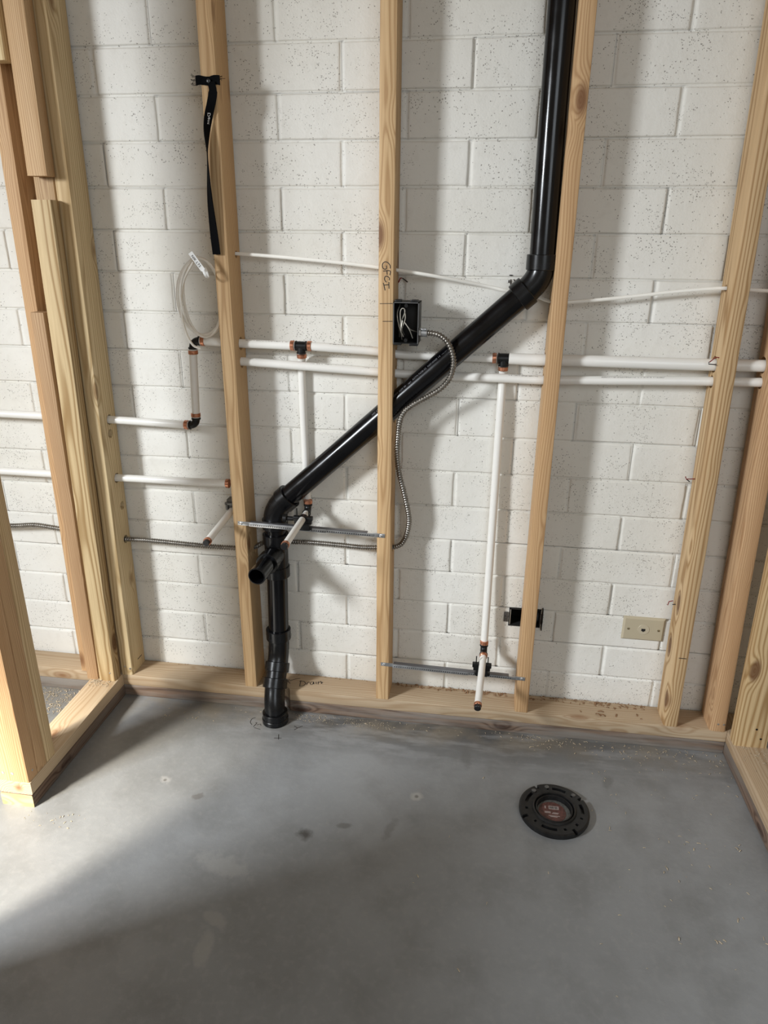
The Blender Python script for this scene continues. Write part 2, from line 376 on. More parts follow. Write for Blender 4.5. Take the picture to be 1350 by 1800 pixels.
def plank(a, b, axis, bev=0.003, sd=0):
    """lying board with slight edge wobble, axis X or Y"""
    L0, L1 = (a[0], b[0]) if axis == 'X' else (a[1], b[1])
    c0, c1 = (a[1], b[1]) if axis == 'X' else (a[0], b[0]); z0, z1 = a[2], b[2]
    bm = bmesh.new(); n = max(2, int((L1-L0)/0.05)); rings = []
    for i in range(n+1):
        l = L0+(L1-L0)*i/n; ring = []
        for q, (cc, zz, a0) in enumerate(((c1-bev, z1-bev, 0), (c0+bev, z1-bev, 90), (c0+bev, z0+bev, 180), (c1-bev, z0+bev, 270))):
            for k in range(3):
                an = R(a0+45*k); d = 0.0012*noise.noise(Vector((l*7, q*5+sd, k)))
                u, z = cc+(bev)*math.cos(an)+(d if q in (1, 2) else 0), zz+(bev)*math.sin(an)+(d*.6 if q == 1 else 0)
                ring.append(bm.verts.new((l, u, z) if axis == 'X' else (u, l, z)))
        rings.append(ring)
    for A, B in zip(rings, rings[1:]):
        for k in range(12): bm.faces.new((A[k], A[(k+1) % 12], B[(k+1) % 12], B[k]))
    bm.faces.new(rings[0][::-1]); bm.faces.new(rings[-1])
    return bm
def strokes(bm, lines, f, width=0.0011, lift=0.0004, nrm=None):
    """flat ink ribbon following 2D lines mapped to 3D by f(u,v) with surface normal nrm"""
    nrm = Vector(nrm)
    for ln in lines:
        P = smooth_path([f(*p) for p in ln], 5) if len(ln) > 2 else [Vector(f(*p)) for p in ln]
        T, _ = frames(P); L = []; Rr = []
        for p, t in zip(P, T):
            s = t.cross(nrm).normalized()*width; L.append(bm.verts.new(p+s+nrm*lift)); Rr.append(bm.verts.new(p-s+nrm*lift))
        for i in range(len(P)-1): bm.faces.new((L[i], L[i+1], Rr[i+1], Rr[i]))
def text_bm(body, size, f, spacing=1.0):
    """Bfont text as a bmesh; every vertex (u,v) mapped by f"""
    cu = bpy.data.curves.new('txt', 'FONT'); cu.body = body; cu.size = size; cu.space_character = spacing; cu.resolution_u = 3
    o = bpy.data.objects.new('txt', cu); COL.objects.link(o)
    dg = bpy.context.evaluated_depsgraph_get(); dg.update()
    me = bpy.data.meshes.new_from_object(o.evaluated_get(dg)); bm = bmesh.new(); bm.from_mesh(me)
    for v in bm.verts: v.co = f(v.co.x, v.co.y)
    bpy.data.objects.remove(o); bpy.data.curves.remove(cu); bpy.data.meshes.remove(me)
    return bm
def screw(bm, p, n, r=0.0045, h=0.002):
    p, n = Vector(p), Vector(n).normalized()
    sweep(bm, [p, p+n*h*0.6, p+n*h], [r, r, r*0.55], 16)
def nail_heads(parent, pts, n, r=0.003, mat=None):
    for p in pts:
        bm = bmesh.new(); screw(bm, Vector(p)-Vector(n)*0.0004, n, r, 0.001); obj('nail_head', bm, mat or STL, parent)

# ------------------------------------------------------------------ structure: floor, block wall, ceiling
bm = bmesh.new(); box(bm, (-3.6, -4.2, -0.12), (3.0, 0.40, 0.0)); tag(obj('floor', bm, W_floor, smooth=False), kind='structure')
bm = bmesh.new(); box(bm, (-3.6, -2.6, 2.62), (3.0, 0.40, 2.70)); tag(obj('ceiling', bm, plain('ceiling_board', (0.42, 0.31, 0.20, 1), 0.8), smooth=False), kind='structure')

WY, BL, BH, Z0, X0 = 0.0955, 0.3053, 0.1016, 1.7855, -0.7141
HOLE = (0.381, 0.466, 0.310, 0.362)
def ladder(L, fine):
    e = [0, .0014, .0024, .0034, .0046, .0062, .0095]
    m = max(1, int((L-0.019)/fine)); mid = [.0095+(L-.019)*i/m for i in range(1, m)]
    return e + mid + [L-x for x in reversed(e)]
def sstep(x): x = max(0, min(1, x)); return x*x*(3-2*x)
bm = bmesh.new()
for k in range(-9, 18):
    zt = Z0-k*BH; zb = zt-BH
    if zb < 0: zb = 0.0
    if zt <= 0.001: continue
    off = 0 if k % 2 == 0 else BL/2
    for j in range(-9, 10):
        xl = X0+off+j*BL; xr = xl+BL
        near = -1.35 < xr and xl < 1.25 and zb < 2.1
        us = ladder(BL, 0.014 if near else 0.08); vs = ladder(zt-zb, 0.011 if near else 0.05)
        rnd = random.Random(k*100+j); foff = rnd.uniform(-.0011, .0006); tx = rnd.uniform(-.003, .003); tz = rnd.uniform(-.006, .006)
        jd = 0.0042+rnd.uniform(-.0008, .0012); jv = 0.0034+rnd.uniform(-.0014, .0012); hw = rnd.uniform(.0012, .0022); vw = rnd.uniform(.0016, .0036)
        grid = []
        for u in us:
            rowv = []
            for v in vs:
                x, z = xl+u, zb+v
                e1 = noise.noise(Vector((x*55, z*8, 1.3)))*.0009+noise.noise(Vector((x*13, z*3, 5.3)))*.0010
                e2 = noise.noise(Vector((x*8, z*55, 7.7)))*.0009+noise.noise(Vector((x*3, z*17, 9.7)))*.0012
                du = min(u, BL-u)+e2 - vw; dv = min(v, (zt-zb)-v)+e1 - hw
                fu, fv = sstep(du/.0034), sstep(dv/.0030)
                cr = sstep(math.hypot(max(0, .012-du), max(0, .012-dv))/.012-.55)*.0010 if near else 0
                y = WY - foff*fu*fv - tx*(u-BL/2)*fu*fv - tz*(v-BH/2)*fu*fv + jv*(1-fu) + jd*(1-fv)*(1 if fu > .5 else .6) + cr
                if near: y += noise.noise(Vector((x*22, z*22, 3)))*.00045
                rowv.append(bm.verts.new((x, y, z)))
            grid.append(rowv)
        for a in range(len(us)-1):
            for b in range(len(vs)-1):
                cx, cz = xl+(us[a]+us[a+1])/2, zb+(vs[b]+vs[b+1])/2
                if HOLE[0] < cx < HOLE[1] and HOLE[2] < cz < HOLE[3]: continue
                bm.faces.new((grid[a][b], grid[a+1][b], grid[a+1][b+1], grid[a][b+1]))
bmesh.ops.remove_doubles(bm, verts=bm.verts[:], dist=0.00005)
for f in bm.faces:
    if f.normal.y > 0: f.normal_flip()
box(bm, (X0-9*BL, WY+.075, 0), (X0+10*BL, WY+.20, 2.62))
me_wall = obj('wall_back', bm, W_block, angle=80); tag(me_wall, kind='structure')

# ------------------------------------------------------------------ framing
PT = 0.076
def cutx(x0, x1, y, z, r): return ((x0-.02, y, z), (x1+.02, y, z), r)
STUDG = 'studs standing in front of the block wall'
def stud(name, xf, w, mat, label, y0=0.0, y1=0.089, z0=PT, z1=2.54, holes=(), group=None, bev=0.004, sd=0, cat='wall stud'):
    bm = lumber(xf, w, y0, y1, z0, z1, bev=bev, sd=sd)
    xb = xf(z0) if callable(xf) else xf
    if holes:
        bm = bool_cut(bm, [h if len(h[0:1]) and hasattr(h[0], '__len__') else cutx((xf(h[1]) if callable(xf) else xf), (xf(h[1]) if callable(xf) else xf)+w, h[0], h[1], h[2]) for h in holes])
    o = obj(name, bm, mat, org=(xb+w/2, (y0+y1)/2, z0), angle=28)
    tag(o, label, cat, group or {'wall stud': 'upright studs of the framed walls', 'wood blocking': 'offcuts nailed upright in the left corner'}[cat]); ORG[o.name] = Vector((xb+w/2, (y0+y1)/2, z0)); return o
xA = lambda z: -0.814+0.010*z
A = stud('wall_stud', xA, 0.039, W_yel, 'yellow pine stud with drilled holes, standing in the left corner of the back wall', bev=0.006, sd=3,
         holes=((.050, .886, .0145), (.045, .847, .0125), (.051, .714, .0145), (.062, .625, .0125), (.058, .519, .0125)))
bm = bmesh.new(); box(bm, (-.7747, .040, .108), (-.7735, .067, .1105)); obj('printed_mark', bm, INK, A)
nail_heads(A, [(-.781, -.0002, .10), (-.797, -.0002, .106)], (0, -1, 0))
Bs = stud('wall_stud', -0.408, 0.038, W_fir, 'stud carrying the hanging black strap, second upright from the left corner', bev=0.005, sd=11,
          holes=((.050, 1.106, .017), (.050, 1.057, .0145), (.060, .514, .012), (.057, 1.325, .009)))
Cs = stud('wall_stud', 0.0, 0.038, W_fir, 'middle stud with GFCI handwritten on its face and the black box on its side', bev=0.004, sd=23,
          holes=((.060, 1.0915, .0165), (.060, 1.0415, .0165), (.050, .553, .012), ((-.08, .0425, .850), (.12, .0425, 1.034), .0325), (.045, 1.297, .008)))
Ds = stud('wall_stud', 0.412, 0.036, W_fir, 'orange-brown stud directly right of the tall black vent pipe', bev=0.003, sd=31,
          holes=((.066, 1.0860, .0185), (.060, 1.0365, .0155), (.045, 1.226, .008)))
xE = lambda z: 0.832-0.020*z
Es = stud('wall_stud', xE, 0.039, W_olive, 'knotty coarse-grained stud right of the beige phone plate', bev=0.007, sd=41,
          holes=((.050, 1.090, .020), (.050, 1.048, .0155), (.050, 1.264, .009)))
xF = lambda z: 0.958-0.034*z
Fs = stud('wall_stud', xF, 0.043, W_fir, 'pinkish stud in the right corner, beside the broad swirled-grain stud', bev=0.007, sd=51, y0=-.002,
          holes=((.050, 1.092, .020), (.050, 1.050, .0155), (.050, 1.262, .009)))
nail_heads(Fs, [(.975, -.0022, .10), (.990, -.0022, .10)], (0, -1, 0))
xG = lambda z: 1.004-0.020*z
Gs = stud('wall_stud', xG, 0.087, W_olive, 'broad swirled-grain stud at the right edge, standing on the right-hand plate', y0=-.058, y1=-.020, bev=0.005, sd=61, z1=2.54)
nail_heads(Gs, [(1.052, -.0582, .135), (1.068, -.0582, .105)], (0, -1, 0), mat=BLK)
xQ = lambda z: -0.949+0.012*z
Qs = stud('wall_stud', xQ, 0.037, W_fir, 'reddish stud behind the stacked offcuts, leftmost upright against the wall', bev=0.004, sd=71,
          holes=((.050, .889, .0135), (.051, .717, .0135), (.058, .532, .012)))
Rs = stud('backing_stud', lambda z: -0.872+.012*z, 0.052, W_brn, 'pinkish-brown backing stud seen only in the gap between two stacked offcuts', y0=.002, y1=.0885, bev=.003, sd=81,
          holes=((.050, .887, .0135), (.051, .716, .0135), (.058, .528, .012)), cat='wall stud')
# stacked offcuts of the left wall corner
s0 = lambda z: -0.907+.010*z
stud('wood_blocking', s0, 0.037, W_brn, 'lower brown offcut nailed upright in the left corner, sawdust at its foot', y0=-.038, y1=-.003, z1=1.181, bev=.003, sd=91, cat='wood blocking')
stud('wood_blocking', s0, 0.037, W_yel, 'short yellow offcut at the very top left of the picture, above the dark recess', y0=-.038, y1=-.003, z0=1.735, z1=2.54, bev=.003, sd=92, cat='wood blocking')
s1 = lambda z: -0.866+.0155*z
S1 = stud('wood_blocking', s1, 0.052, W_olive, 'long pale-green-tinged offcut beside the corner stud, standing on the left plate', y0=-.040, y1=-.003, z1=1.445, bev=.004, sd=93, cat='wood blocking')
nail_heads(S1, [(-.826, -.0402, .105)], (0, -1, 0))
stud('wood_blocking', s1, 0.052, W_fir, 'upper knotty offcut ending just above a narrow gap in the left corner', y0=-.040, y1=-.003, z0=1.497, z1=2.54, bev=.004, sd=94, cat='wood blocking')
# end studs of the left wall
ys = [-.483, -.4445, -.406, -.3675]
labs = ['front end stud of the left wall with bright face and two nail heads', 'middle one of the three doubled studs at the end of the left wall', 'rearmost of the three doubled studs ending the left wall, dark crack at its foot']
for i in range(3):
    o = stud('end_stud', -.897, .087, (W_fir, W_fir, W_yel)[i], labs[i], y0=ys[i], y1=ys[i+1]-.0006, bev=.003, sd=101+i, cat='wall stud')
    if i == 0: nail_heads(o, [(-.878, -.4832, .10), (-.852, -.4832, .10)], (0, -1, 0), r=.004); nail_heads(o, [(-.8098, -.463, .10)], (1, 0, 0))
# half-height wall added out of view, only to shade the near floor
bm = bmesh.new(); box(bm, (-.90, -1.75, 0), (-.806, -1.06, .95), .002); tag(obj('added_shade_wall', bm, plain('shade_wall_board', (.55, .53, .50, 1), .8), smooth=False), kind='structure')

def plate(name, a, b, axis, mat, label, sd=0, cut=None):
    bm = plank(a, b, axis, sd=sd)
    if cut: bm = bool_cut(bm, cut)
    org = ((a[0]+b[0])/2, (a[1]+b[1])/2, a[2]); o = obj(name, bm, mat, org=org, angle=28); tag(o, label, 'wall plate', 'plates along the floor under the framing'); ORG[o.name] = Vector(org); return o
notch = [((-.304, -.015, -.01), (-.304, -.015, .09), .041)]
pU = plate('bottom_plate', (-2.3, 0, .0383), (1.0035, .089, PT), 'X', W_px, 'pale upper bottom plate running the full width under the back wall studs', 1, cut=notch)
pL = plate('treated_plate', (-2.3, .0005, 0), (1.0035, .089, .038), 'X', W_tx, 'dark stained treated plate on the floor beneath the pale back plate', 2, cut=notch)
plate('bottom_plate', (-.896, -.4835, .0383), (-.807, -.0008, PT), 'Y', W_py, 'upper plate of the short left wall, cracked along its top', 3)
tp = plate('treated_plate', (-.895, -.486, 0), (-.8072, -.0008, .038), 'Y', W_ty, 'dark lower plate of the short left wall with yellowish end grain', 4)
tp.data.materials.append(wood('fresh_cut_end', axis='X', period=.006, light=(.66, .52, .26, 1), dark=(.45, .31, .13, 1), knotc=(.3, .2, .1, 1)))
for p in tp.data.polygons:
    if p.normal.y < -.8: p.material_index = 1
plate('bottom_plate', (1.0045, -1.6, .0383), (1.093, .089, PT), 'Y', W_py, 'upper plate of the right wall running toward the camera', 5)
plate('treated_plate', (1.0045, -1.6, 0), (1.092, .089, .038), 'Y', W_ty, 'grey-stained lower plate of the right wall at the floor edge', 6)

# handwriting
def writing(parent, lines, f, nrm, name='handwriting', w=.0011, mat=INK):
    bm = bmesh.new(); strokes(bm, lines, f, width=w, nrm=nrm); return obj(name, bm, mat, parent, smooth=False)
GFCI = [[(0.0285, 1.2989), (0.028, 1.3057), (0.0231, 1.3117), (0.0166, 1.3138), (0.011, 1.3104), (0.0096, 1.3039), (0.0119, 1.2986), (0.0168, 1.2972), (0.0196, 1.2995), (0.0191, 1.3056)], [(0.0115, 1.2929), (0.0281, 1.2936), (0.0278, 1.2837)], [(0.0204, 1.2927), (0.0213, 1.2851)], [(0.0195, 1.2675), (0.0154, 1.2735), (0.0161, 1.2797), (0.021, 1.2813), (0.0267, 1.2775), (0.0264, 1.2722)], [(0.0122, 1.2662), (0.0147, 1.2574), (0.0168, 1.2489)], [(0.0142, 1.2612), (0.0261, 1.2622)], [(0.0256, 1.2683), (0.0262, 1.2529)]]
writing(Cs, GFCI, lambda x, z: (x, 0, z), (0, -1, 0), w=.00095)
for ml in ([(0.0038, 1.218), (0.035, 1.2191)], [(0.0114, 1.1766), (0.035, 1.1772)]): writing(Cs, [ml], lambda x, z: (x, 0, z), (0, -1, 0), 'layout_mark', w=.0007)
writing(Es, [[(0.838, 0.3018), (0.858, 0.3016)]], lambda x, z: (x, 0, z), (0, -1, 0), 'layout_mark')
DR = [[(-0.2507, 0.065), (-0.2652, 0.0581), (-0.283, 0.0439)], [(-0.2821, 0.0555), (-0.2843, 0.0437), (-0.2736, 0.0341)], [(-0.2453, 0.0544), (-0.2418, 0.0256)], [(-0.2493, 0.0492), (-0.2364, 0.0512), (-0.2271, 0.0414), (-0.2308, 0.0296), (-0.2429, 0.0245)], [(-0.2231, 0.0465), (-0.2217, 0.0355)], [(-0.2233, 0.042), (-0.2197, 0.0493), (-0.2151, 0.0469)], [(-0.2073, 0.0535), (-0.2127, 0.0481), (-0.2106, 0.0395), (-0.2042, 0.0405), (-0.2047, 0.0539), (-0.2003, 0.0411)], [(-0.197, 0.0552), (-0.1936, 0.043)], [(-0.1874, 0.0431), (-0.1905, 0.0562), (-0.1871, 0.0531), (-0.1832, 0.0596), (-0.1804, 0.0555), (-0.1782, 0.0482), (-0.176, 0.0575)]]
writing(pU, DR, lambda x, y: (x, y, PT), (0, 0, 1), w=.0012)
FW = [[(-0.3636, -0.0488), (-0.3718, -0.0562), (-0.3718, -0.0725), (-0.363, -0.0831)], [(-0.3562, -0.092), (-0.3518, -0.0734), (-0.3561, -0.072)], [(-0.3491, -0.0817), (-0.3412, -0.0777)], [(-0.3405, -0.0756), (-0.3349, -0.0823)], [(-0.3525, -0.0954), (-0.3316, -0.1)], [(-0.2808, -0.1317), (-0.2686, -0.1298), (-0.2589, -0.1283)], [(-0.2719, -0.1139), (-0.2656, -0.1358)], [(-0.2367, -0.0694), (-0.2254, -0.0775), (-0.2321, -0.0864)], [(-0.2254, -0.0775), (-0.2117, -0.0655)]]
bm = bmesh.new(); strokes(bm, FW, lambda x, y: (x, y, 0), .0009, nrm=(0, 0, 1)); obj('handwriting', bm, INK, bpy.data.objects['floor'], smooth=False)
WB = [[(0.3113, 1.2839), (0.3192, 1.284)], [(0.3155, 1.2746), (0.316, 1.261)], [(0.3112, 1.2729), (0.3108, 1.266)], [(0.3226, 1.2748), (0.3266, 1.268), (0.3336, 1.257), (0.34, 1.2551)]]
bm = bmesh.new(); strokes(bm, WB, lambda x, z: (x, WY-.001, z), .0013, nrm=(0, -1, 0)); obj('ink_scribble', bm, INK, me_wall, smooth=False)

# ------------------------------------------------------------------ black drain and vent pipe
VX, VY, PR = 0.3805, 0.0400, 0.0298
vent = empty('drain_vent_pipe', (-.300, -.055, 0), 'glossy black drain pipe rising from the floor and slanting up through the middle stud', 'drain pipe')
C1 = V(VX+.003, VY, 1.2790); C2 = V(-.2985, VY, .6520); dg_ = (C2-C1).normalized()
bm = bmesh.new(); sweep(bm, [(VX-.004, VY, 2.55), (VX, VY, 1.6), (VX+.003, VY, 1.30)], PR, 36); obj('vent_pipe', bm, ABS, vent)
bm = bmesh.new(); a0 = C1+V(0, 0, .040); a1 = C1+dg_*.055
sweep(bm, [C1+V(0, 0, .03)]+arc(a0-V(0, 0, .01), C1, C1+dg_*.040, 12)+[a1], PR+.0015, 32)
hub(bm, C1+V(0, 0, .020), C1+V(0, 0, .055), .0365, n=36); hub(bm, C1+dg_*.036, C1+dg_*.068, .0365, n=36)
obj('pipe_elbow', bm, ABSF, vent)
bm = bmesh.new(); sweep(bm, [C1+dg_*.05, C2-dg_*.05], PR, 36); dp = obj('diagonal_pipe', bm, ABS, vent)
bm = bmesh.new(); d2 = -dg_
sweep(bm, [C2+d2*.05]+arc(C2+d2*.040, C2, C2+V(0, 0, -.040), 12)+[C2+V(0, 0, -.05)], PR+.003, 32)
hub(bm, C2+d2*.034, C2+d2*.064, .0365, n=36); hub(bm, C2+V(0, 0, -.028), C2+V(0, 0, -.058), .0365, n=36)
obj('pipe_elbow', bm, ABSF, vent)
cx2 = C2.x
bm = bmesh.new(); sweep(bm, [(cx2, VY, .600), (cx2, VY, .565)], PR, 36); obj('short_pipe', bm, ABS, vent)
# sanitary tee with trap arm
bm = bmesh.new(); sweep(bm, [(cx2, VY, .560), (cx2, VY, .455)], .0335, 36)
hub(bm, (cx2, VY, .578), (cx2, VY, .548), .0372, n=36); hub(bm, (cx2-.001, VY, .477), (cx2-.001, VY, .443), .0372, n=36)
AZ = .519; tdir = V(-.06, -1, -.02).normalized(); t0 = V(cx2, VY, AZ)
sweep(bm, [t0+tdir*.005, t0+tdir*.058], .029, 32); hub(bm, t0+tdir*.052, t0+tdir*.082, .0315, n=36)
obj('pipe_tee', bm, ABSF, vent)
bm = bmesh.new(); pipe_open(bm, t0+tdir*.07, t0+tdir*.158, .0242, .0205, 40, .11); obj('trap_arm', bm, ABS, vent)
bm = bmesh.new(); sweep(bm, [(cx2-.001, VY, .46), (cx2-.006, VY, .235)], PR, 36); obj('lower_pipe', bm, ABS, vent)
F = [V(-.3045, VY, .262), V(-.3050, VY-.001, .215), V(-.3055, .030, .180), V(-.306, .014, .150), V(-.3065, -.008, .115), V(-.306, -.022, .090), V(-.303, -.040, .062), V(-.300, -.050, .035), V(-.299, -.053, .0)]
FP = smooth_path(F, 6)
bm = bmesh.new(); sweep(bm, [F[0]]+smooth_path([V(-.3048, VY, .235)]+F[1:5], 6), PR+.0012, 34)
hub(bm, V(-.3048, VY, .266), V(-.305, VY, .232), .0368, n=36)
dd = (F[4]-F[3]).normalized(); hub(bm, F[3]-dd*.012, F[3]+dd*.016, .0366, n=36)
obj('pipe_elbow', bm, ABSF, vent)
bm = bmesh.new(); sweep(bm, smooth_path(F[3:], 6), PR+.001, 34)
hub(bm, F[4]-dd*.006, F[4]+dd*.024, .0366, n=36); hub(bm, V(-.299, -.0525, .0), V(-.2995, -.0515, .034), .0375, n=40); hub(bm, V(-.299, -.053, .0), V(-.299, -.053, .016), .0392, n=40)
obj('foot_elbow', bm, ABSF, vent)
# raised print along the slanting pipe
axisd = -dg_; upn = V(0, -1, 0); side = axisd.cross(upn); side = side if side.z > 0 else -side
def on_pipe(base, ax, s0, a0, r, sd_, nr):
    def f(u, v):
        a = a0+v/r
        return base+ax*(s0+u)+(nr*math.cos(a)+sd_*math.sin(a))*(r+.0002)
    return f
L12 = (C1-C2).length
bm = text_bm('ABS CELLULAR CORE DWV SCH 40 \u00b7 upc  ASTM F628-22  NSF/ANSI 14  \u2014 \u2014', .0072, on_pipe(C2, axisd, .40, R(38), PR, side, upn), 1.06)
obj('printed_text', bm, PRT, dp, smooth=False)

# ------------------------------------------------------------------ water lines
R34, R12, R1 = .0111, .0095, .0143
def ring(bm, p, d, r, L=.010): d = Vector(d).normalized(); p = Vector(p); hub(bm, p-d*L/2, p+d*L/2, r, .0008, 24)
def crimp(parent, p, d, r): bm = bmesh.new(); ring(bm, p, d, r); return obj('crimp_ring', bm, COP, parent)
def pipe(parent, pts, r, name='tube'):
    bm = bmesh.new(); sweep(bm, pts, r, 22); return obj(name, bm, PEX, parent)
def fakeprint(parent, a, b, r, ang, seed, h=.0028):
    """row of tiny ink dashes printed along a tube"""
    rn = random.Random(seed); a, b = Vector(a), Vector(b); ax = (b-a).normalized(); nr = V(0, -1, 0); nr = (nr-ax*nr.dot(ax)).normalized(); sd_ = nr.cross(ax)
    sd_ = sd_ if sd_.z >= 0 else -sd_
    bm = bmesh.new(); s = 0; L = (b-a).length; f = on_pipe(a, ax, 0, R(ang), r, sd_, nr)
    while s < L:
        w = rn.uniform(.0007, .0022)
        if rn.random() < .84:
            v0 = rn.choice((0, 0, h*.4)); v1 = rn.choice((h, h, h*.6))
            bm.faces.new([bm.verts.new(f(*q)) for q in ((s, v0), (s+w*.7, v0), (s+w*.7, v1), (s, v1))])
        s += w+rn.uniform(.0006, .0012)
    return obj('ink_print', bm, PRD, parent, smooth=False)
U = empty('water_pipe', (-.22, .045, 1.09), 'upper white water line crossing the wall through the studs with two black tees', 'water pipe', 'white water supply pipes')
T1 = V(-.207, .045, 1.1055); T2 = V(.3112, .0725, 1.0853); E0 = V(-.500, .045, 1.1105)
pipe(U, [E0+V(.020, 0, 0), (-.36, .045, 1.107), T1+V(-.016, 0, 0)], R34)
pipe(U, smooth_path([T1+V(.018, 0, 0), V(-.12, .046, 1.1025), V(-.0123, .058, 1.0961), V(.055, .072, 1.0870), V(.1783, .081, 1.0846), V(.25, .0775, 1.0846), T2+V(-.016, 0, 0)], 5), R34)
pipe(U, smooth_path([T2+V(.013, 0, 0), V(.402, .068, 1.0853), V(.55, .053, 1.0885), V(.81, .047, 1.0893), V(1.25, .045, 1.094), V(2.0, .045, 1.09)], 5), R1)
def tee(parent, p, r):
    bm = bmesh.new(); hub(bm, p-V(.0135, 0, 0), p+V(.0135, 0, 0), r*.98, .001, 24); hub(bm, p+V(0, 0, -.019), p, r*.92, .001, 24)
    hub(bm, p-V(.0145, 0, 0), p-V(.0115, 0, 0), r*1.10, .0006, 24); hub(bm, p+V(.0115, 0, 0), p+V(.0145, 0, 0), r*1.10, .0006, 24); hub(bm, p+V(0, 0, -.0195), p+V(0, 0, -.0165), r*1.05, .0006, 24)
    o = obj('tee_fitting', bm, BLK, parent)
    return o
t1 = tee(U, T1, .0118); t2 = tee(U, T2, .0128)
crimp(t1, T1-V(.0225, 0, 0), (1, 0, 0), .0132); crimp(t1, T1+V(.0225, 0, 0), (1, 0, 0), .0132)
crimp(t2, T2-V(.0235, .0, 0), (1, 0, 0), .0132)
def elbow(parent, p, d1, d2, r=.0112, L=.021):
    bm = bmesh.new(); p = Vector(p); d1 = Vector(d1).normalized(); d2 = Vector(d2).normalized()
    sweep(bm, arc(p+d1*L, p, p+d2*L, 10), r*.92, 20)
    for d in (d1, d2): hub(bm, p+d*(L-.0045), p+d*(L+.0005), r*1.12, .0006, 22)
    return obj('elbow_fitting', bm, BLK, parent)
e0 = elbow(U, E0, (1, 0, 0), (0, 0, -1)); crimp(e0, E0+V(.029, 0, 0), (1, 0, 0), .0132)
fakeprint(U, (-.355, .045, 1.1068), (-.24, .045, 1.1058), R34, 52, 1); fakeprint(U, (-.18, .045, 1.1045), (-.02, .045, 1.0985), R34, 60, 2)
fakeprint(U, (.075, .0738, 1.0866), (.15, .0803, 1.0848), R34, 40, 3); fakeprint(U, (.235, .0785, 1.0845), (.275, .0755, 1.0848), R34, 35, 4)
# left riser + stub run to the left
LR = empty('water_pipe', (-.503, .045, .884), 'short white vertical riser with copper rings below the cable coil, turning left', 'water pipe', 'white water supply pipes')
E1 = V(-.509, .045, .8825)
pipe(LR, [E0+V(-.001, 0, -.022), E1+V(0, 0, .022)], .0105)
e1 = elbow(LR, E1, (0, 0, 1), (-1, 0, 0)); crimp(LR, E0+V(-.001, 0, -.030), (0, 0, 1), .0130); crimp(e1, E1+V(0, 0, .029), (0, 0, 1), .0130); crimp(e1, E1+V(-.029, 0, 0), (1, 0, 0), .0130)
pipe(LR, [E1+V(-.021, 0, 0), (-.775, .0495, .8865), (-.97, .050, .8885), (-1.6, .050, .892)], .0107)
# lower left run ending behind stud B, stub pointing to the camera
LL = empty('water_pipe', (-.43, .045, .715), 'lower white water line from the left corner stud to the strap stud', 'water pipe', 'white water supply pipes')
pipe(LL, [(-1.6, .051, .717), (-.778, .051, .7145), (-.440, .050, .7165)], .0107); crimp(LL, (-.434, .050, .7165), (1, 0, 0), .0130)
e2 = elbow(LL, (-.412, .050, .7165), (-1, 0, 0), (0, 0, -1)) if False else None
ST1 = empty('stub_pipe', (-.430, .045, .63), 'white capped stub pipe pointing at the camera, left of the strap stud', 'stub pipe', 'capped stub pipes pointing into the room')
pipe(ST1, [(-.431, .058, .632), (-.4295, -.140, .6185)], R12)
bm = bmesh.new(); ring(bm, (-.4295, -.136, .6187), (0, 1, .07), .0108, .009); obj('crimp_ring', bm, COP, ST1)
bm = bmesh.new(); hub(bm, (-.4295, -.140, .6185), (-.4293, -.149, .6179), .0088, .001, 22); obj('end_cap', bm, CLR, ST1)
bm = bmesh.new(); box(bm, (-.446, .060, .622), (-.4105, .089, .664), .002); box(bm, (-.449, .052, .650), (-.412, .060, .657), .001); box(bm, (-.447, .052, .634), (-.441, .060, .655), .001); obj('metal_bracket', bm, plain('grey_metal', (.16, .16, .155, 1), .4, metal=.6), ST1)
# lower main line
LM = empty('water_pipe', (.2, .045, 1.045), 'straight white water line just below the upper one, running through the studs to the right', 'water pipe', 'white water supply pipes')
pipe(LM, smooth_path([V(-.392, .047, 1.0595), V(-.36, .045, 1.0605), V(-.15, .048, 1.051), V(-.0118, .055, 1.0440), V(.0569, .0725, 1.0376), V(.10, .080, 1.0357), V(.1783, .0810, 1.0346), V(.24, .070, 1.0365), V(.3003, .060, 1.0378), V(.402, .060, 1.0364), V(.52, .055, 1.0405), V(.81, .046, 1.050), V(1.3, .045, 1.054), V(2.0, .045, 1.05)], 5), R34)
fakeprint(LM, (-.35, .045, 1.060), (-.15, .048, 1.051), R34, 52, 5, .003); fakeprint(LM, (-.145, .0483, 1.0508), (-.03, .053, 1.045), R34, 52, 10, .003)
fakeprint(LM, (.325, .0598, 1.0374), (.40, .060, 1.0364), R34, 50, 7, .003); fakeprint(LM, (.55, .0530, 1.0417), (.70, .0478, 1.047), R34, 48, 8, .0026); fakeprint(LM, (.93, .045, 1.0508), (1.0, .045, 1.0512), R34, 30, 9, .0026)
# middle drop + stub with clamp
MD = empty('water_pipe', (-.205, .045, .64), 'white drop pipe from the left tee down behind the slanting black pipe', 'water pipe', 'white water supply pipes')
crimp(MD, T1+V(0, .003, -.026), (0, -.12, 1), .0128)
pipe(MD, smooth_path([T1+V(0, .001, -.018), V(-.2100, .062, 1.078), V(-.2155, .0765, 1.055), V(-.2168, .080, 1.03), V(-.2165, .0815, .9112), V(-.2149, .083, .7888), V(-.2139, .083, .7174), V(-.2085, .066, .680), V(-.2040, .052, .668)], 6), .0103)
E3 = V(-.203, .048, .648); e3 = elbow(MD, E3, (0, .05, 1), (0, -1, .03), .0108); crimp(e3, E3+V(0, .002, .028), (0, 0, 1), .0124)
ST2 = empty('stub_pipe', (-.203, .0, .645), 'white capped stub pipe held by the upper bracket, pointing at the camera', 'stub pipe', 'capped stub pipes pointing into the room')
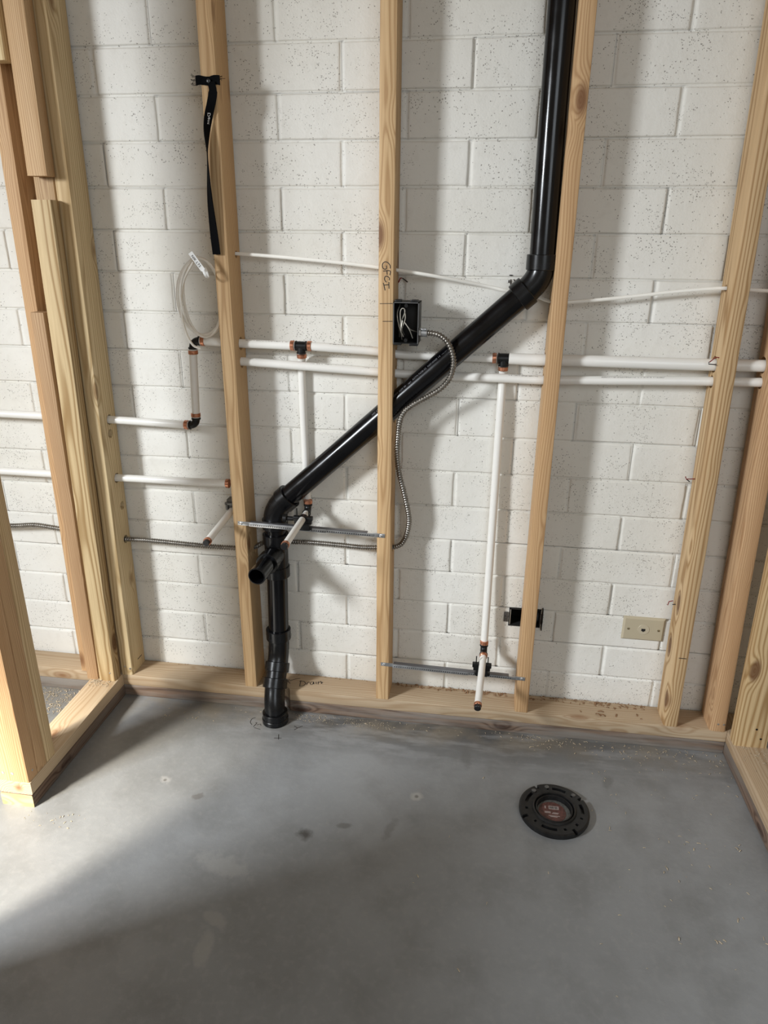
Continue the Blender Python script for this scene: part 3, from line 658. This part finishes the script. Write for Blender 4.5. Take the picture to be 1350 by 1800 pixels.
pipe(ST2, [E3+V(0, -.021, .0007), (-.2035, -.190, .6465)], .0092)
bm = bmesh.new(); ring(bm, (-.2035, -.186, .6465), (0, 1, 0), .0106, .009); obj('crimp_ring', bm, COP, ST2)
bm = bmesh.new(); hub(bm, (-.2035, -.190, .6465), (-.2035, -.200, .6465), .0090, .001, 22); obj('end_cap', bm, CLR, ST2)
def clamp(x, z, y=-.010, side_knob=False, label='', foot=-.031):
    c = empty('pipe_clamp', (x, y, z), label, 'pipe clamp', 'black clamps on the metal brackets')
    bm = bmesh.new(); box(bm, (x-.027, y-.006, z-.003), (x+.027, y+.008, z+.009), .0015); box(bm, (x-.024, y-.005, z-.013), (x+.024, y+.007, z-.002), .0015)
    cyl(bm, (x, y-.010, z), (x, y+.010, z), .0128, 24); box(bm, (x-.016, y-.007, z+foot), (x+.018, y+.008, z-.010), .002)
    box(bm, (x-.020, y-.004, z+foot+.002), (x+.024, y+.012, z+foot+.008), .001)
    obj('clamp_body', bm, BLK, c)
    for s in (-1, 1):
        bm = bmesh.new(); cyl(bm, (x+s*.0165, y+.001, z+.006), (x+s*.0165, y+.001, z+.031), .0016, 10); obj('clamp_pin', bm, BLK, c)
    if side_knob:
        bm = bmesh.new(); hub(bm, (x-.047, y, z+.001), (x-.026, y, z+.001), .006, .001, 16); hub(bm, (x-.056, y, z+.001), (x-.045, y, z+.001), .011, .001, 18); obj('clamp_knob', bm, BLK, c)
    return c
clamp(-.2035, .6455, side_knob=True, label='black plastic clamp on the upper metal bracket gripping the left stub pipe')
# right drop + stub
RD = empty('water_pipe', (.311, .045, .24), 'long white drop pipe hanging from the right tee down to the lower bracket', 'water pipe', 'white water supply pipes')
crimp(RD, T2+V(0, .001, -.026), (0, 0, 1), .0128)
pipe(RD, smooth_path([T2+V(0, .001, -.018), V(.3119, .0825, 1.045), V(.3119, .0825, 1.015), V(.3117, .0745, .95), V(.3117, .0725, .7914), V(.3115, .0650, .49), V(.3112, .055, .29), V(.3110, .049, .262)], 6), .0108)
E4 = V(.3110, .048, .243); e4 = elbow(RD, E4, (0, .04, 1), (0, -1, -.06), .0108); crimp(e4, E4+V(0, .001, .028), (0, 0, 1), .0122)
ST3 = empty('stub_pipe', (.306, 0, .235), 'white capped stub pipe low on the right, held by the lower bracket', 'stub pipe', 'capped stub pipes pointing into the room')
crimp(ST3, E4+V(0, -.027, -.001), (0, 1, .05), .0112)
pipe(ST3, [E4+V(0, -.021, -.001), (.3000, -.170, .207)], .0096)
bm = bmesh.new(); ring(bm, (.3003, -.166, .2078), (.03, 1, .16), .0108, .009); obj('crimp_ring', bm, COP, ST3)
bm = bmesh.new(); hub(bm, (.3000, -.170, .207), (.2997, -.180, .2053), .0092, .001, 22); obj('end_cap', bm, CLR, ST3)
clamp(.3075, .2275, label='black plastic clamp with two pins on the lower metal bracket')

def bracket(a, b, tabl, tabr, label):
    a, b = Vector(a), Vector(b); o = empty('stub_out_bracket', a, label, 'pipe bracket', 'slotted metal brackets'); d = (b-a).normalized(); up = V(0, 0, 1)
    def bar(s0, s1, z0, z1, y0, y1, bev=.0004):
        bm = bmesh.new(); box(bm, (s0, y0, z0), (s1, y1, z1), bev)
        ang = math.atan2(d.z, d.x)
        for v in bm.verts:
            x, y, z = v.co; v.co = a+V(x*math.cos(ang)-z*math.sin(ang), y, x*math.sin(ang)+z*math.cos(ang))
        return bm
    L = (b-a).length
    obj('outer_rail', bar(.018, L*.62, -.0055, .0055, -.0055, -.0035), STL, o)
    obj('inner_rail', bar(.03, L-.012, -.0048, .0048, -.0032, -.0015), STL, o)
    bm = bar(.02, L-.03, .0048, .0068, -.0052, .0085); obj('top_flange', bm, plain('bracket_flange', (.20, .20, .21, 1), .45, metal=.8), o)
    bm = bmesh.new(); ang = math.atan2(d.z, d.x); n = int((L-.04)/.0062)
    for i in range(n):
        s = .024+i*.0062
        if s > L-.02: break
        q = a+V(s*math.cos(ang), -.0056 if s < L*.62 else -.0033, s*math.sin(ang)-.001)
        vs = [bm.verts.new(q+V(.0014*math.cos(t), 0, .0019*math.sin(t))) for t in [k*math.pi/4 for k in range(8)]]; bm.faces.new(vs)
    obj('punched_hole_row', bm, DRK, o, smooth=False)
    for s0, s1 in ((-tabl, .022), (L-.016, L+tabr)):
        t = obj('end_tab', bar(s0, s1, -.0058, .0058, -.0016, -.0004), STL, o)
        sx = s0+.010 if s0 < 0 else s1-.010
        bm = bmesh.new(); p = a+V(sx*math.cos(ang), -.0014, sx*math.sin(ang)); screw(bm, p, (0, -1, 0), .0045, .0028); obj('screw', bm, plain('bright_screw', (.75, .75, .75, 1), .25, metal=.9), t)
bracket((-.378, 0, .6185), (0.004, 0, .6090), .016, .018, 'galvanised slotted bracket across two studs in front of the black pipe')
bracket((.032, 0, .199), (.416, 0, .1915), .018, .016, 'galvanised slotted bracket near the floor between the middle and vent-side studs')

# ------------------------------------------------------------------ electrical box and armoured cable
BX0, BX1, BZ0, BZ1, BY0, BY1 = .0388, .1005, 1.126, 1.2235, -.012, .056
eb = empty('electrical_box', (.07, .02, 1.126), 'open black electrical box screwed to the side of the middle stud', 'electrical box')
bm = bmesh.new(); w = .0022
for a, b in (((BX0, BY0, BZ0), (BX0+w, BY1, BZ1)), ((BX1-w, BY0, BZ0), (BX1, BY1, BZ1)), ((BX0, BY0, BZ0), (BX1, BY1, BZ0+w)), ((BX0, BY0, BZ1-w), (BX1, BY1, BZ1)), ((BX0, BY1-w, BZ0), (BX1, BY1, BZ1))):
    box(bm, a, b, .0004)
box(bm, (BX0+.003, BY0+.002, BZ1), (BX0+.018, BY0+.03, BZ1+.005), .001); box(bm, (BX1-.020, BY0+.002, BZ1), (BX1-.003, BY0+.03, BZ1+.005), .001)
box(bm, (BX0+.001, BY0+.002, BZ0-.004), (BX0+.020, BY0+.03, BZ0), .001); box(bm, (BX1-.022, BY0+.002, BZ0-.005), (BX1-.001, BY0+.03, BZ0), .001)
cyl(bm, ((BX0+BX1)/2, BY0+.001, BZ1-.008), ((BX0+BX1)/2, BY0+.02, BZ1-.008), .0045, 14); cyl(bm, ((BX0+BX1)/2, BY0+.001, BZ0+.008), ((BX0+BX1)/2, BY0+.02, BZ0+.008), .0045, 14)
obj('box_body', bm, BLK, eb)
bm = bmesh.new()
for a, b in (((BX0, BY0-.0008, BZ0), (BX0+.002, BY0, BZ1)), ((BX1-.002, BY0-.0008, BZ0), (BX1, BY0, BZ1)), ((BX0, BY0-.0008, BZ1-.002), (BX1, BY0, BZ1))): box(bm, a, b)
obj('box_rim', bm, plain('scuffed_plastic', (.10, .10, .10, 1), .4), eb)
wires = [[(.048, .045, 1.135), (.052, .01, 1.165), (.066, -.002, 1.200), (.061, -.006, 1.209), (.055, -.004, 1.200), (.056, .0, 1.170), (.058, .01, 1.140)],
         [(.060, .045, 1.14), (.059, .005, 1.160), (.067, .0, 1.185), (.064, .0, 1.208)], [(.094, .03, 1.150), (.080, .005, 1.158), (.070, -.002, 1.170), (.064, .0, 1.178)],
         [(.084, .02, 1.136), (.078, .0, 1.158), (.068, .002, 1.172)], [(.050, .03, 1.215), (.047, .0, 1.195), (.052, .0, 1.165), (.062, .01, 1.140)], [(.056, .03, 1.130), (.0565, .0, 1.155), (.060, .0, 1.18)]]
for wv in wires:
    bm = bmesh.new(); sweep(bm, smooth_path(wv, 6), .0013, 8); obj('wire', bm, WIRE, eb)
bm = bmesh.new(); hub(bm, (BX1, .002, 1.152), (BX1+.006, .002, 1.152), .0115, .001, 6); hub(bm, (BX1+.006, .002, 1.152), (BX1+.021, .002, 1.1515), .0098, .001, 22); box(bm, (BX1+.007, -.010, 1.159), (BX1+.019, .010, 1.1625), .001)
obj('cable_connector', bm, STL, eb)
MC = [(.1222, .002, 1.1515), (.131, .002, 1.1515), (.152, .000, 1.147), (.171, -.001, 1.132), (.185, -.002, 1.105), (.1885, -.003, 1.078), (.181, -.003, 1.045), (.163, -.002, 1.021), (.139, 0, 1.003), (.114, .000, .988), (.090, .002, .973), (.068, .006, .953), (.0565, .010, .925), (.052, .015, .880),
      (.050, .020, .835), (.055, .026, .785), (.068, .032, .730), (.079, .036, .680), (.084, .040, .640), (.078, .044, .600), (.064, .048, .568), (.046, .050, .556), (.019, .050, .552), (-.012, .055, .547), (-.06, .064, .541), (-.12, .076, .538), (-.19, .0845, .536), (-.25, .0862, .534), (-.34, .0855, .528), (-.372, .066, .517), (-.392, .060, .514), (-.41, .060, .513), (-.50, .055, .515), (-.60, .055, .518),
      (-.70, .057, .520), (-.777, .058, .519), (-.86, .058, .526), (-.95, .058, .534), (-1.0, .058, .540), (-1.06, .058, .5445), (-1.14, .058, .537), (-1.3, .06, .53), (-1.7, .06, .55)]
pth = smooth_path(MC, 10)
def resample(p, step):
    out = [p[0]]; acc = 0
    for a, b in zip(p, p[1:]):
        L = (b-a).length; s = step-acc
        while s <= L: out.append(a+(b-a)*(s/L)); s += step
        acc = (acc+L) % step
    return out
rp = resample(pth, .0014)
bm = bmesh.new(); sweep(bm, rp, [.0056+.0022*(0, .75, 1, .75, .1)[i % 5] for i in range(len(rp))], 10)
mc = obj('armoured_cable', bm, ARM, org=(.12, 0, 1.15), angle=60); tag(mc, 'silver corrugated armoured cable looping from the black box down and off to the left', 'electrical cable')

# ------------------------------------------------------------------ white cable, coil, tag
RM = [(-.415, .085, 1.262), (-.400, .070, 1.300), (-.392, .057, 1.325), (-.366, .057, 1.3265), (-.245, .050, 1.320), (-.10, .045, 1.309), (-.01, .045, 1.3000), (.045, .045, 1.293), (.126, .050, 1.282), (.25, .086, 1.259), (.31, .0865, 1.2475), (.37, .0862, 1.238), (.408, .060, 1.228), (.43, .045, 1.226), (.46, .048, 1.227), (.58, .060, 1.239), (.70, .055, 1.255), (.79, .050, 1.264), (.83, .050, 1.264), (.90, .050, 1.261), (.96, .05, 1.262), (1.3, .05, 1.27)]
cc = V(-.453, .018, 1.221); e1v = V(.038, .054, 0); e2v = V(0, 0, 1)
turns = []
for i in range(0, 85):
    th = R(100+i*12.3); wob = .90+.11*math.sin(i*.11+.5); rz = .096*(.97+.04*math.sin(i*.05)); sx = .0045*math.sin(i*.17)
    turns.append(cc+e1v*(math.cos(th)*wob)+e2v*(math.sin(th)*rz)+V(sx, -.004*math.cos(i*.13), 0))
bm = bmesh.new(); tail = [V(-.482, -.020, 1.155), V(-.470, -.022, 1.112), V(-.458, -.020, 1.095)]
CX = turns[-1]
cp_ = smooth_path([V(-.452, -.022, 1.308), V(-.478, -.030, 1.262), V(-.488, -.036, 1.20), V(-.480, -.040, 1.145), V(-.466, -.036, 1.112), V(-.450, -.028, 1.102)], 6)
sweep(bm, turns, .0052, 10, flat=.6)
sweep(bm, cp_, .0050, 10, flat=.6)
sweep(bm, smooth_path([turns[-1], (turns[-1]+Vector(RM[0]))/2+V(.004, .012, .0)]+[V(*p) for p in RM], 8), .0042, 10, flat=.72)
cab = obj('white_cable', bm, ROM, org=(-.46, .02, 1.22)); tag(cab, 'flat white cable with a tied coil, sagging through the studs to the right', 'electrical cable')
tg = empty('cable_tag', (-.43, -.03, 1.30), 'white tag with black letters tied around the top of the cable coil', 'tag')
ta, tb = V(-.4455, -.052, 1.3300), V(-.4180, -.048, 1.2900); td = (tb-ta).normalized(); tn_ = V(0.15, -1, 0).normalized(); ts = td.cross(tn_).normalized(); tn_ = ts.cross(td)
bm = bmesh.new()
q = [ta-ts*.0055, ta+ts*.0055, tb+ts*.0055, tb-ts*.0055]
f0 = [bm.verts.new(p) for p in q]; f1 = [bm.verts.new(p-tn_*.0008) for p in q]
if (q[1]-q[0]).cross(q[2]-q[0]).dot(tn_) < 0: pass
bm.faces.new(f0); bm.faces.new(f1[::-1])
for i in range(4): bm.faces.new((f0[i], f1[i], f1[(i+1) % 4], f0[(i+1) % 4]))
sweep(bm, smooth_path([tb, tb+V(.004, .004, -.012), tb+V(.002, .022, -.018), tb+V(-.004, .030, -.004), tb+V(-.001, .012, .005), tb], 5), .0035, 8, flat=.45)
obj('tag_band', bm, TAG, tg)
sgn = tn_ if tn_.y < 0 else -tn_
upt = -ts if (-ts).dot(rgt*0+upv) > 0 else ts
if td.cross(upt).dot(sgn) < 0: upt = -upt
bm = text_bm('NIK LTS', .0105, lambda u, v: ta+td*(.007+u*.86)+upt*(v*.8-.0034)+sgn*.0009); obj('tag_lettering', bm, INK, tg, smooth=False)

# ------------------------------------------------------------------ strap
sp0 = empty('webbing_strap', (-.385, -.004, 1.69), 'black webbing strap screwed to a stud and hanging down with a twist', 'strap')
def ribbon(cl, widths, angs, th=.0012, wv=0):
    """strip: centreline, half widths, facing angle about the strip (0: faces -Y)"""
    bm = bmesh.new(); rings = []
    for i, (p, w, a) in enumerate(zip(cl, widths, angs)):
        p = Vector(p); d = V(math.cos(a), math.sin(a), 0); n = V(-math.sin(a), math.cos(a), 0)
        rings.append([bm.verts.new(p+d*s*w+n*t) for s, t in ((-1, -th), (-.3, -th*1.1), (.3, -th*1.1), (1, -th), (1, th), (.3, th*1.1), (-.3, th*1.1), (-1, th))])
    for A_, B_ in zip(rings, rings[1:]):
        for k in range(8): bm.faces.new((A_[k], A_[(k+1) % 8], B_[(k+1) % 8], B_[k]))
    bm.faces.new(rings[0][::-1]); bm.faces.new(rings[-1]); return bm
cl = smooth_path([V(-.381, -.0075, 1.690), V(-.3775, -.009, 1.672), V(-.382, -.010, 1.650), V(-.391, -.012, 1.620), V(-.3965, -.014, 1.590), V(-.3985, -.015, 1.555), V(-.400, -.0155, 1.500), V(-.4005, -.0155, 1.450), V(-.399, -.012, 1.390), V(-.3965, -.008, 1.3255)], 6)
n = len(cl); W_, A_ = [], []
for i, p in enumerate(cl):
    z = p.z; t = (1.69-z)/(1.69-1.3255)
    a = R(5) if t < .08 else R(5+(t-.08)/.30*104) if t < .38 else R(109+(t-.38)/.05*2) if t < .43 else R(111+(t-.43)/.47*62) if t < .90 else R(173)
    A_.append(a); W_.append(.0100 if t > .05 else .0085)
obj('hanging_strap', ribbon(cl, W_, A_), WEB, sp0)
bm = bmesh.new(); rings = []
xs = [-.4185+.057*i/12 for i in range(13)]
for i, x in enumerate(xs):
    bow = -.0015-.0022*abs(math.sin(i*.9)); zc = 1.693+.0012*math.sin(i*.8); hh = .0098-.0012*math.sin(math.pi*i/12)
    rings.append([bm.verts.new((x, bow+dy, zc+dz)) for dy, dz in ((-.0012, -hh), (-.0022, 0), (-.0012, hh), (.0012, hh), (.0012, -hh))])
for P_, Q_ in zip(rings, rings[1:]):
    for k in range(5): bm.faces.new((P_[k], P_[(k+1) % 5], Q_[(k+1) % 5], Q_[k]))
bm.faces.new(rings[0][::-1]); bm.faces.new(rings[-1]); obj('cross_strap', bm, WEB, sp0)
bm = bmesh.new(); rn = random.Random(3)
for i in range(9):
    s = -.4185; z = 1.684+i*.0022; sweep(bm, smooth_path([V(s, -.002, z), V(s-.004-rn.random()*.002, -.004, z+rn.uniform(-.003, .002)), V(s-.007-rn.random()*.005, -.003, z+rn.uniform(-.008, .006))], 3), .0005, 5)
obj('frayed_threads', bm, WEB, sp0); bm = bmesh.new()
for i in range(4):
    s = -.3615; z = 1.694+i*.002; sweep(bm, smooth_path([V(s, -.002, z), V(s+.004, -.004, z+rn.uniform(-.001, .003)), V(s+.010*rn.random()+.003, -.003, z+rn.uniform(-.003, .004))], 3), .0005, 5)
obj('frayed_threads', bm, WEB, sp0)
bm = bmesh.new(); screw(bm, (-.386, -.0095, 1.691), (0, -1, 0), .0045, .0025); obj('screw', bm, plain('dark_screw', (.05, .05, .05, 1), .35, metal=.7), sp0)
def strapmap(u, v):
    zz = cl[0].z-(u+.062); i = min(range(n), key=lambda q_: abs(cl[q_].z-zz)); p = cl[i]; a = A_[i]; d = V(math.cos(a), math.sin(a), 0); nn = V(math.sin(a), -math.cos(a), 0)
    return V(p.x, p.y, cl[0].z-(u+.062))+d*(.0038-v)*.85+nn*.0018
bm = text_bm('Dent', .0115, lambda u, v: strapmap(u, v)); obj('strap_lettering', bm, WHT, sp0, smooth=False)

# ------------------------------------------------------------------ small wall items
ph = empty('phone_plate', (.758, WY, .331), 'beige phone jack plate mounted sideways on the block wall', 'wall plate cover')
bm = bmesh.new(); px0, px1, pz0, pz1 = .7000, .8150, .2950, .3685
v0 = [bm.verts.new(p) for p in ((px0, WY+.002, pz0), (px1, WY+.002, pz0), (px1, WY+.002, pz1), (px0, WY+.002, pz1))]
v1 = [bm.verts.new(p) for p in ((px0, WY-.002, pz0), (px1, WY-.002, pz0), (px1, WY-.002, pz1), (px0, WY-.002, pz1))]
v2 = [bm.verts.new(p) for p in ((px0+.005, WY-.0065, pz0+.005), (px1-.005, WY-.0065, pz0+.005), (px1-.005, WY-.0065, pz1-.005), (px0+.005, WY-.0065, pz1-.005))]
for a_, b_ in ((v0, v1), (v1, v2)):
    for i in range(4): bm.faces.new((a_[i], a_[(i+1) % 4], b_[(i+1) % 4], b_[i]))
bm.faces.new(v2); bm.faces.new(v0[::-1]); obj('cover', bm, BEI, ph, smooth=False)
pc = V((px0+px1)/2, WY-.0065, (pz0+pz1)/2)
bm = bmesh.new(); hub(bm, pc+V(0, .001, 0), pc+V(0, -.0012, 0), .0160, .0004, 36); j = obj('jack', bm, plain('jack_plastic', (.50, .44, .32, 1), .35), ph)
bm = bmesh.new(); box(bm, tuple(pc+V(-.006, -.0016, -.0045)), tuple(pc+V(.005, -.0004, .003))); box(bm, tuple(pc+V(-.003, -.0016, -.0065)), tuple(pc+V(.002, -.0004, -.0045))); obj('jack_socket', bm, DRK, j, smooth=False)
for s in (-1, 1):
    bm = bmesh.new(); screw(bm, pc+V(s*.0415, 0, 0), (0, -1, 0), .0033, .0018); obj('screw', bm, plain('brass_screw', (.30, .25, .15, 1), .3, metal=.8), ph)

wb = empty('wall_box', (.42, WY, .31), 'old black recessed wall box half hidden behind the vent-side stud', 'electrical box')
hx0, hx1, hz0, hz1 = HOLE
bm = bmesh.new()
for a_, b_ in (((hx0-.003, WY-.001, hz0-.003), (hx0, WY+.06, hz1+.003)), ((hx1, WY-.001, hz0-.003), (hx1+.003, WY+.06, hz1+.003)), ((hx0-.003, WY-.001, hz0-.003), (hx1+.003, WY+.06, hz0)), ((hx0-.003, WY-.001, hz1), (hx1+.003, WY+.06, hz1+.003)), ((hx0, WY+.057, hz0), (hx1, WY+.06, hz1))): box(bm, a_, b_)
obj('box_shell', bm, DRK, wb, smooth=False)
GM = plain('rusty_grey_metal', (.13, .12, .11, 1), .5, metal=.5, noise_amt=.5, nscale=200)
for x0_, x1_ in ((hx0-.017, hx0-.005), (hx1+.001, hx1+.010)):
    bm = bmesh.new(); box(bm, (x0_, WY-.003, hz0+.010), (x1_, WY+.001, hz1-.010), .001); cyl(bm, ((x0_+x1_)/2, WY-.005, (hz0+hz1)/2), ((x0_+x1_)/2, WY, (hz0+hz1)/2), .0025, 10); obj('mounting_ear', bm, GM, wb)
bm = bmesh.new(); box(bm, (hx1+.006, WY-.012, hz0-.006), (hx1+.0085, WY, hz1+.012), .0006); obj('metal_fin', bm, DRK, wb)

def bent(name, lines, label, y, mats=(RED, INK), r=.0013):
    o = empty(name, (lines[0][0][0], y, lines[0][0][1]), label, 'wire', 'small bent wire scraps')
    for ln, m in zip(lines, mats):
        bm = bmesh.new(); sweep(bm, [V(x, y-.002*i, z) for i, (x, z) in enumerate(ln)], r, 8); obj('wire_piece', bm, m, o)
bent('bent_wire', [[(0.0383, 1.2632), (0.0405, 1.2665), (0.0437, 1.2738), (0.0479, 1.2742)], [(0.0485, 1.2737), (0.0621, 1.2644)]], 'bent red and black wire scrap beside the middle stud above the black box', .082, r=.0015)
bent('bent_wire', [[(0.8150, 1.110), (0.8017, 1.1116), (0.7893, 1.1003)], [(0.7893, 1.1003), (0.7882, 1.0953), (0.8055, 1.0945)]], 'bent red wire hooked over the large white pipe at the knotty stud', .020)
bent('bent_wire', [[(0.819, 0.7976), (0.7944, 0.7961), (0.7907, 0.8031)], [(0.7944, 0.7961), (0.8036, 0.7895)]], 'small red wire arrow poking out midway up the knotty stud', .060)
bent('bent_wire', [[(0.8031, 0.4305), (0.8044, 0.4423), (0.8137, 0.4467)], [(0.8149, 0.433), (0.8225, 0.4358)]], 'small red wire scrap beside the knotty stud just above the phone plate', .060)

# ------------------------------------------------------------------ closet flange on the floor
fc = V(.507, -.3035, 0); fl = empty('toilet_flange', fc, 'round black slotted toilet flange set in the concrete floor', 'toilet flange')
ROT = R(18)
def in_ring(r, th):
    th = math.degrees(th-ROT) % 360
    for c in (100, 14, 285, 188):       # outer notches
        if abs((th-c+180) % 360-180) < 3.2 and r > .074: return False
    for c0, c1 in ((44, 72), (120, 150), (222, 254), (336, 362)):   # curved slots
        if (c0 < th < c1 or c0 < th+360 < c1) and .0660 < r < .0745: return False
    for c in (82, 112, 28, 168, 206, 270, 300, 322, 2+320):                     # screw holes
        if abs(((th-c+180) % 360-180))*R(1)*r < .0030 and abs(r-.0690) < .0030: return False
    return True
NT_, rs = 240, [.0530, .0580, .0620, .0640, .0660, .0675, .0705, .0730, .0745, .0790, .0840, .0880]
bm = bmesh.new(); top, bot = {}, {}
def vt(d, i, k, z):
    k %= NT_
    if (i, k) not in d:
        a = 2*math.pi*k/NT_; d[(i, k)] = bm.verts.new(fc+V(rs[i]*math.cos(a), rs[i]*math.sin(a), z-(.0015 if i == len(rs)-1 and z > .01 else 0)))
    return d[(i, k)]
keep = {(i, k): in_ring((rs[i]+rs[i+1])/2, 2*math.pi*(k+.5)/NT_) for i in range(len(rs)-1) for k in range(NT_)}
ZT, ZB = .0155, .006
for (i, k), ok in keep.items():
    if not ok: continue
    bm.faces.new((vt(top, i, k, ZT), vt(top, i+1, k, ZT), vt(top, i+1, k+1, ZT), vt(top, i, k+1, ZT)))
    bm.faces.new((vt(bot, i, k, ZB), vt(bot, i, k+1, ZB), vt(bot, i+1, k+1, ZB), vt(bot, i+1, k, ZB)))
    for (di, dk, e) in ((-1, 0, ((i, k), (i, k+1))), (1, 0, ((i+1, k), (i+1, k+1))), (0, -1, ((i, k), (i+1, k))), (0, 1, ((i, k+1), (i+1, k+1)))):
        if not keep.get((i+di, (k+dk) % NT_), False):
            (a1, b1), (a2, b2) = e
            try: bm.faces.new((vt(top, a1, b1, ZT), vt(top, a2, b2, ZT), vt(bot, a2, b2, ZB), vt(bot, a1, b1, ZB)))
            except ValueError: pass
obj('slotted_ring', bm, FLG, fl, smooth=False)
def lathe(prof, c, n=64):
    bm = bmesh.new(); rings = [[bm.verts.new(c+V(r*math.cos(2*math.pi*k/n), r*math.sin(2*math.pi*k/n), z)) for k in range(n)] for r, z in prof]
    for P_, Q_ in zip(rings, rings[1:]):
        for k in range(n): bm.faces.new((P_[k], P_[(k+1) % n], Q_[(k+1) % n], Q_[k]))
    return bm
obj('base_skirt', lathe([(.0860, .0), (.0862, .0065), (.052, .0065), (.052, 0)], fc), FLG, fl)
obj('inner_collar', lathe([(.0560, .0150), (.0545, .0185), (.0520, .0200), (.0500, .0190), (.0490, .0120), (.0475, .0110), (.0465, .0165), (.0450, .0175), (.0432, .0165), (.0425, .0020)], fc), FLG, fl)
bm = bmesh.new(); hub(bm, fc+V(0, 0, .0003), fc+V(0, 0, .0040), .0424, .0008, 48); cap = obj('test_cap', bm, plain('grey_cap', (.13, .13, .12, 1), .6, noise_amt=.5, nscale=200), fl)
lc = fc+V(-.004, -.001, .0045)
bm = bmesh.new(); hub(bm, lc-V(0, 0, .0008), lc, .0345, .0002, 40); obj('cap_label', bm, LBL, cap)
bm = bmesh.new(); x, y, z = lc
def rect(a, b, c, d, zz=.0003): bm.faces.new([bm.verts.new((x+p, y+q, z+zz)) for p, q in ((a, b), (c, b), (c, d), (a, d))])
rect(-.008, .009, .017, .0205)
for yy, a, b in ((-.0015, -.019, -.004), (-.0050, -.019, -.004), (-.0035, .001, .016), (-.0065, -.001, .014), (-.014, -.010, .018), (-.017, -.006, .012)): rect(a, yy, b, yy+.0018)
rect(-.018, .010, -.0155, .019)
obj('label_print', bm, plain('label_white', (.42, .36, .34, 1), .6), cap, smooth=False)
bm = bmesh.new(); rn = random.Random(5); xx = -.0065
while xx < .0155:
    w = rn.choice((.0005, .0009, .0013)); rect(xx, .0105, xx+w, .019, .0005); xx += w+rn.choice((.0006, .001))
obj('bar_pattern', bm, INK, cap, smooth=False)
for th, r_ in ((130, .0745), (46, .0765), (100, .0765)):
    a = R(th); p = fc+V(r_*math.cos(a), r_*math.sin(a), ZT-.001)
    bm = bmesh.new(); screw(bm, p, (0, 0, 1), .0058, .0028); obj('screw', bm, plain('dull_screw', (.16, .16, .16, 1), .4, metal=.7), fl)

# ------------------------------------------------------------------ shavings and sawdust
def chips(name, label, spots, seed, mat=None):
    rn = random.Random(seed); bm = bmesh.new()
    for (x0, x1, y0, y1, z, n_, L) in spots:
        for _ in range(n_):
            x, y = rn.uniform(x0, x1), rn.uniform(y0, y1)
            if math.hypot(x+.299, y+.053) < .055 or math.hypot(x-.507, y+.3035) < .095: continue
            a = rn.uniform(0, math.pi); l = L*rn.uniform(.3, 1.1); w = l*rn.uniform(.12, .35); h = l*rn.uniform(.05, .3)
            d = V(math.cos(a), math.sin(a), 0); s = V(-d.y, d.x, 0); c = V(x, y, z+.0004); t = V(0, 0, rn.uniform(.0003, .0008))
            r0 = [c-d*l/2-s*w/2, c-d*l/2+s*w/2]; r1 = [c-s*w/2+V(0, 0, h), c+s*w/2+V(0, 0, h)]; r2 = [c+d*l/2-s*w/2, c+d*l/2+s*w/2]
            T_ = [[bm.verts.new(p) for p in r] for r in (r0, r1, r2)]; B_ = [[bm.verts.new(p+t) for p in r] for r in (r0, r1, r2)]
            for G in (T_, B_):
                for P_, Q_ in zip(G, G[1:]): bm.faces.new((P_[0], P_[1], Q_[1], Q_[0]))
            for i in range(2):
                for j in range(2): bm.faces.new((T_[i][j], T_[i+1][j], B_[i+1][j], B_[i][j]))
            bm.faces.new((T_[0][0], T_[0][1], B_[0][1], B_[0][0])); bm.faces.new((T_[2][0], T_[2][1], B_[2][1], B_[2][0]))
    o = obj(name, bm, mat or SHV, smooth=False); tag(o, label, 'wood shavings', kind='stuff')
chips('wood_shavings', 'pale shavings scattered over the concrete floor', [(.45, 1.0, -.07, -.003, 0, 120, .007), (.60, 1.0, -.20, -.02, 0, 40, .007), (-.28, 1.0, -.04, -.003, 0, 110, .006), (.60, .99, -.70, -.20, 0, 46, .009), (.1, .95, -.95, -.2, 0, 30, .008), (-.65, -.3, -.10, -.01, 0, 30, .006), (-.82, -.66, -.55, -.49, 0, 22, .007), (-.28, .05, -.045, -.010, 0, 240, .0035)], 1)
chips('wood_shavings', 'shavings lying on top of the back plate along the block wall', [(.05, .40, .070, .088, PT, 120, .010), (.46, .80, .066, .088, PT, 90, .009), (.60, .80, .02, .088, PT, 16, .016), (-.30, 0, .080, .088, PT, 14, .006), (-.75, -.45, .080, .088, PT, 10, .005)], 2, SHB)
chips('wood_shavings', 'sawdust pile between the offcuts and beyond the left plate', [(-.885, -.855, -.06, -.01, PT, 90, .007), (-.89, -.82, -.075, -.042, PT, 60, .006), (-1.12, -.90, -.13, -.004, 0, 420, .008)], 3)
chips('wood_shavings', 'few shavings on the right-hand plate below the broad stud', [(1.01, 1.085, -.12, -.062, PT, 40, .006), (1.02, 1.07, -.3, -.08, PT, 6, .010)], 4)
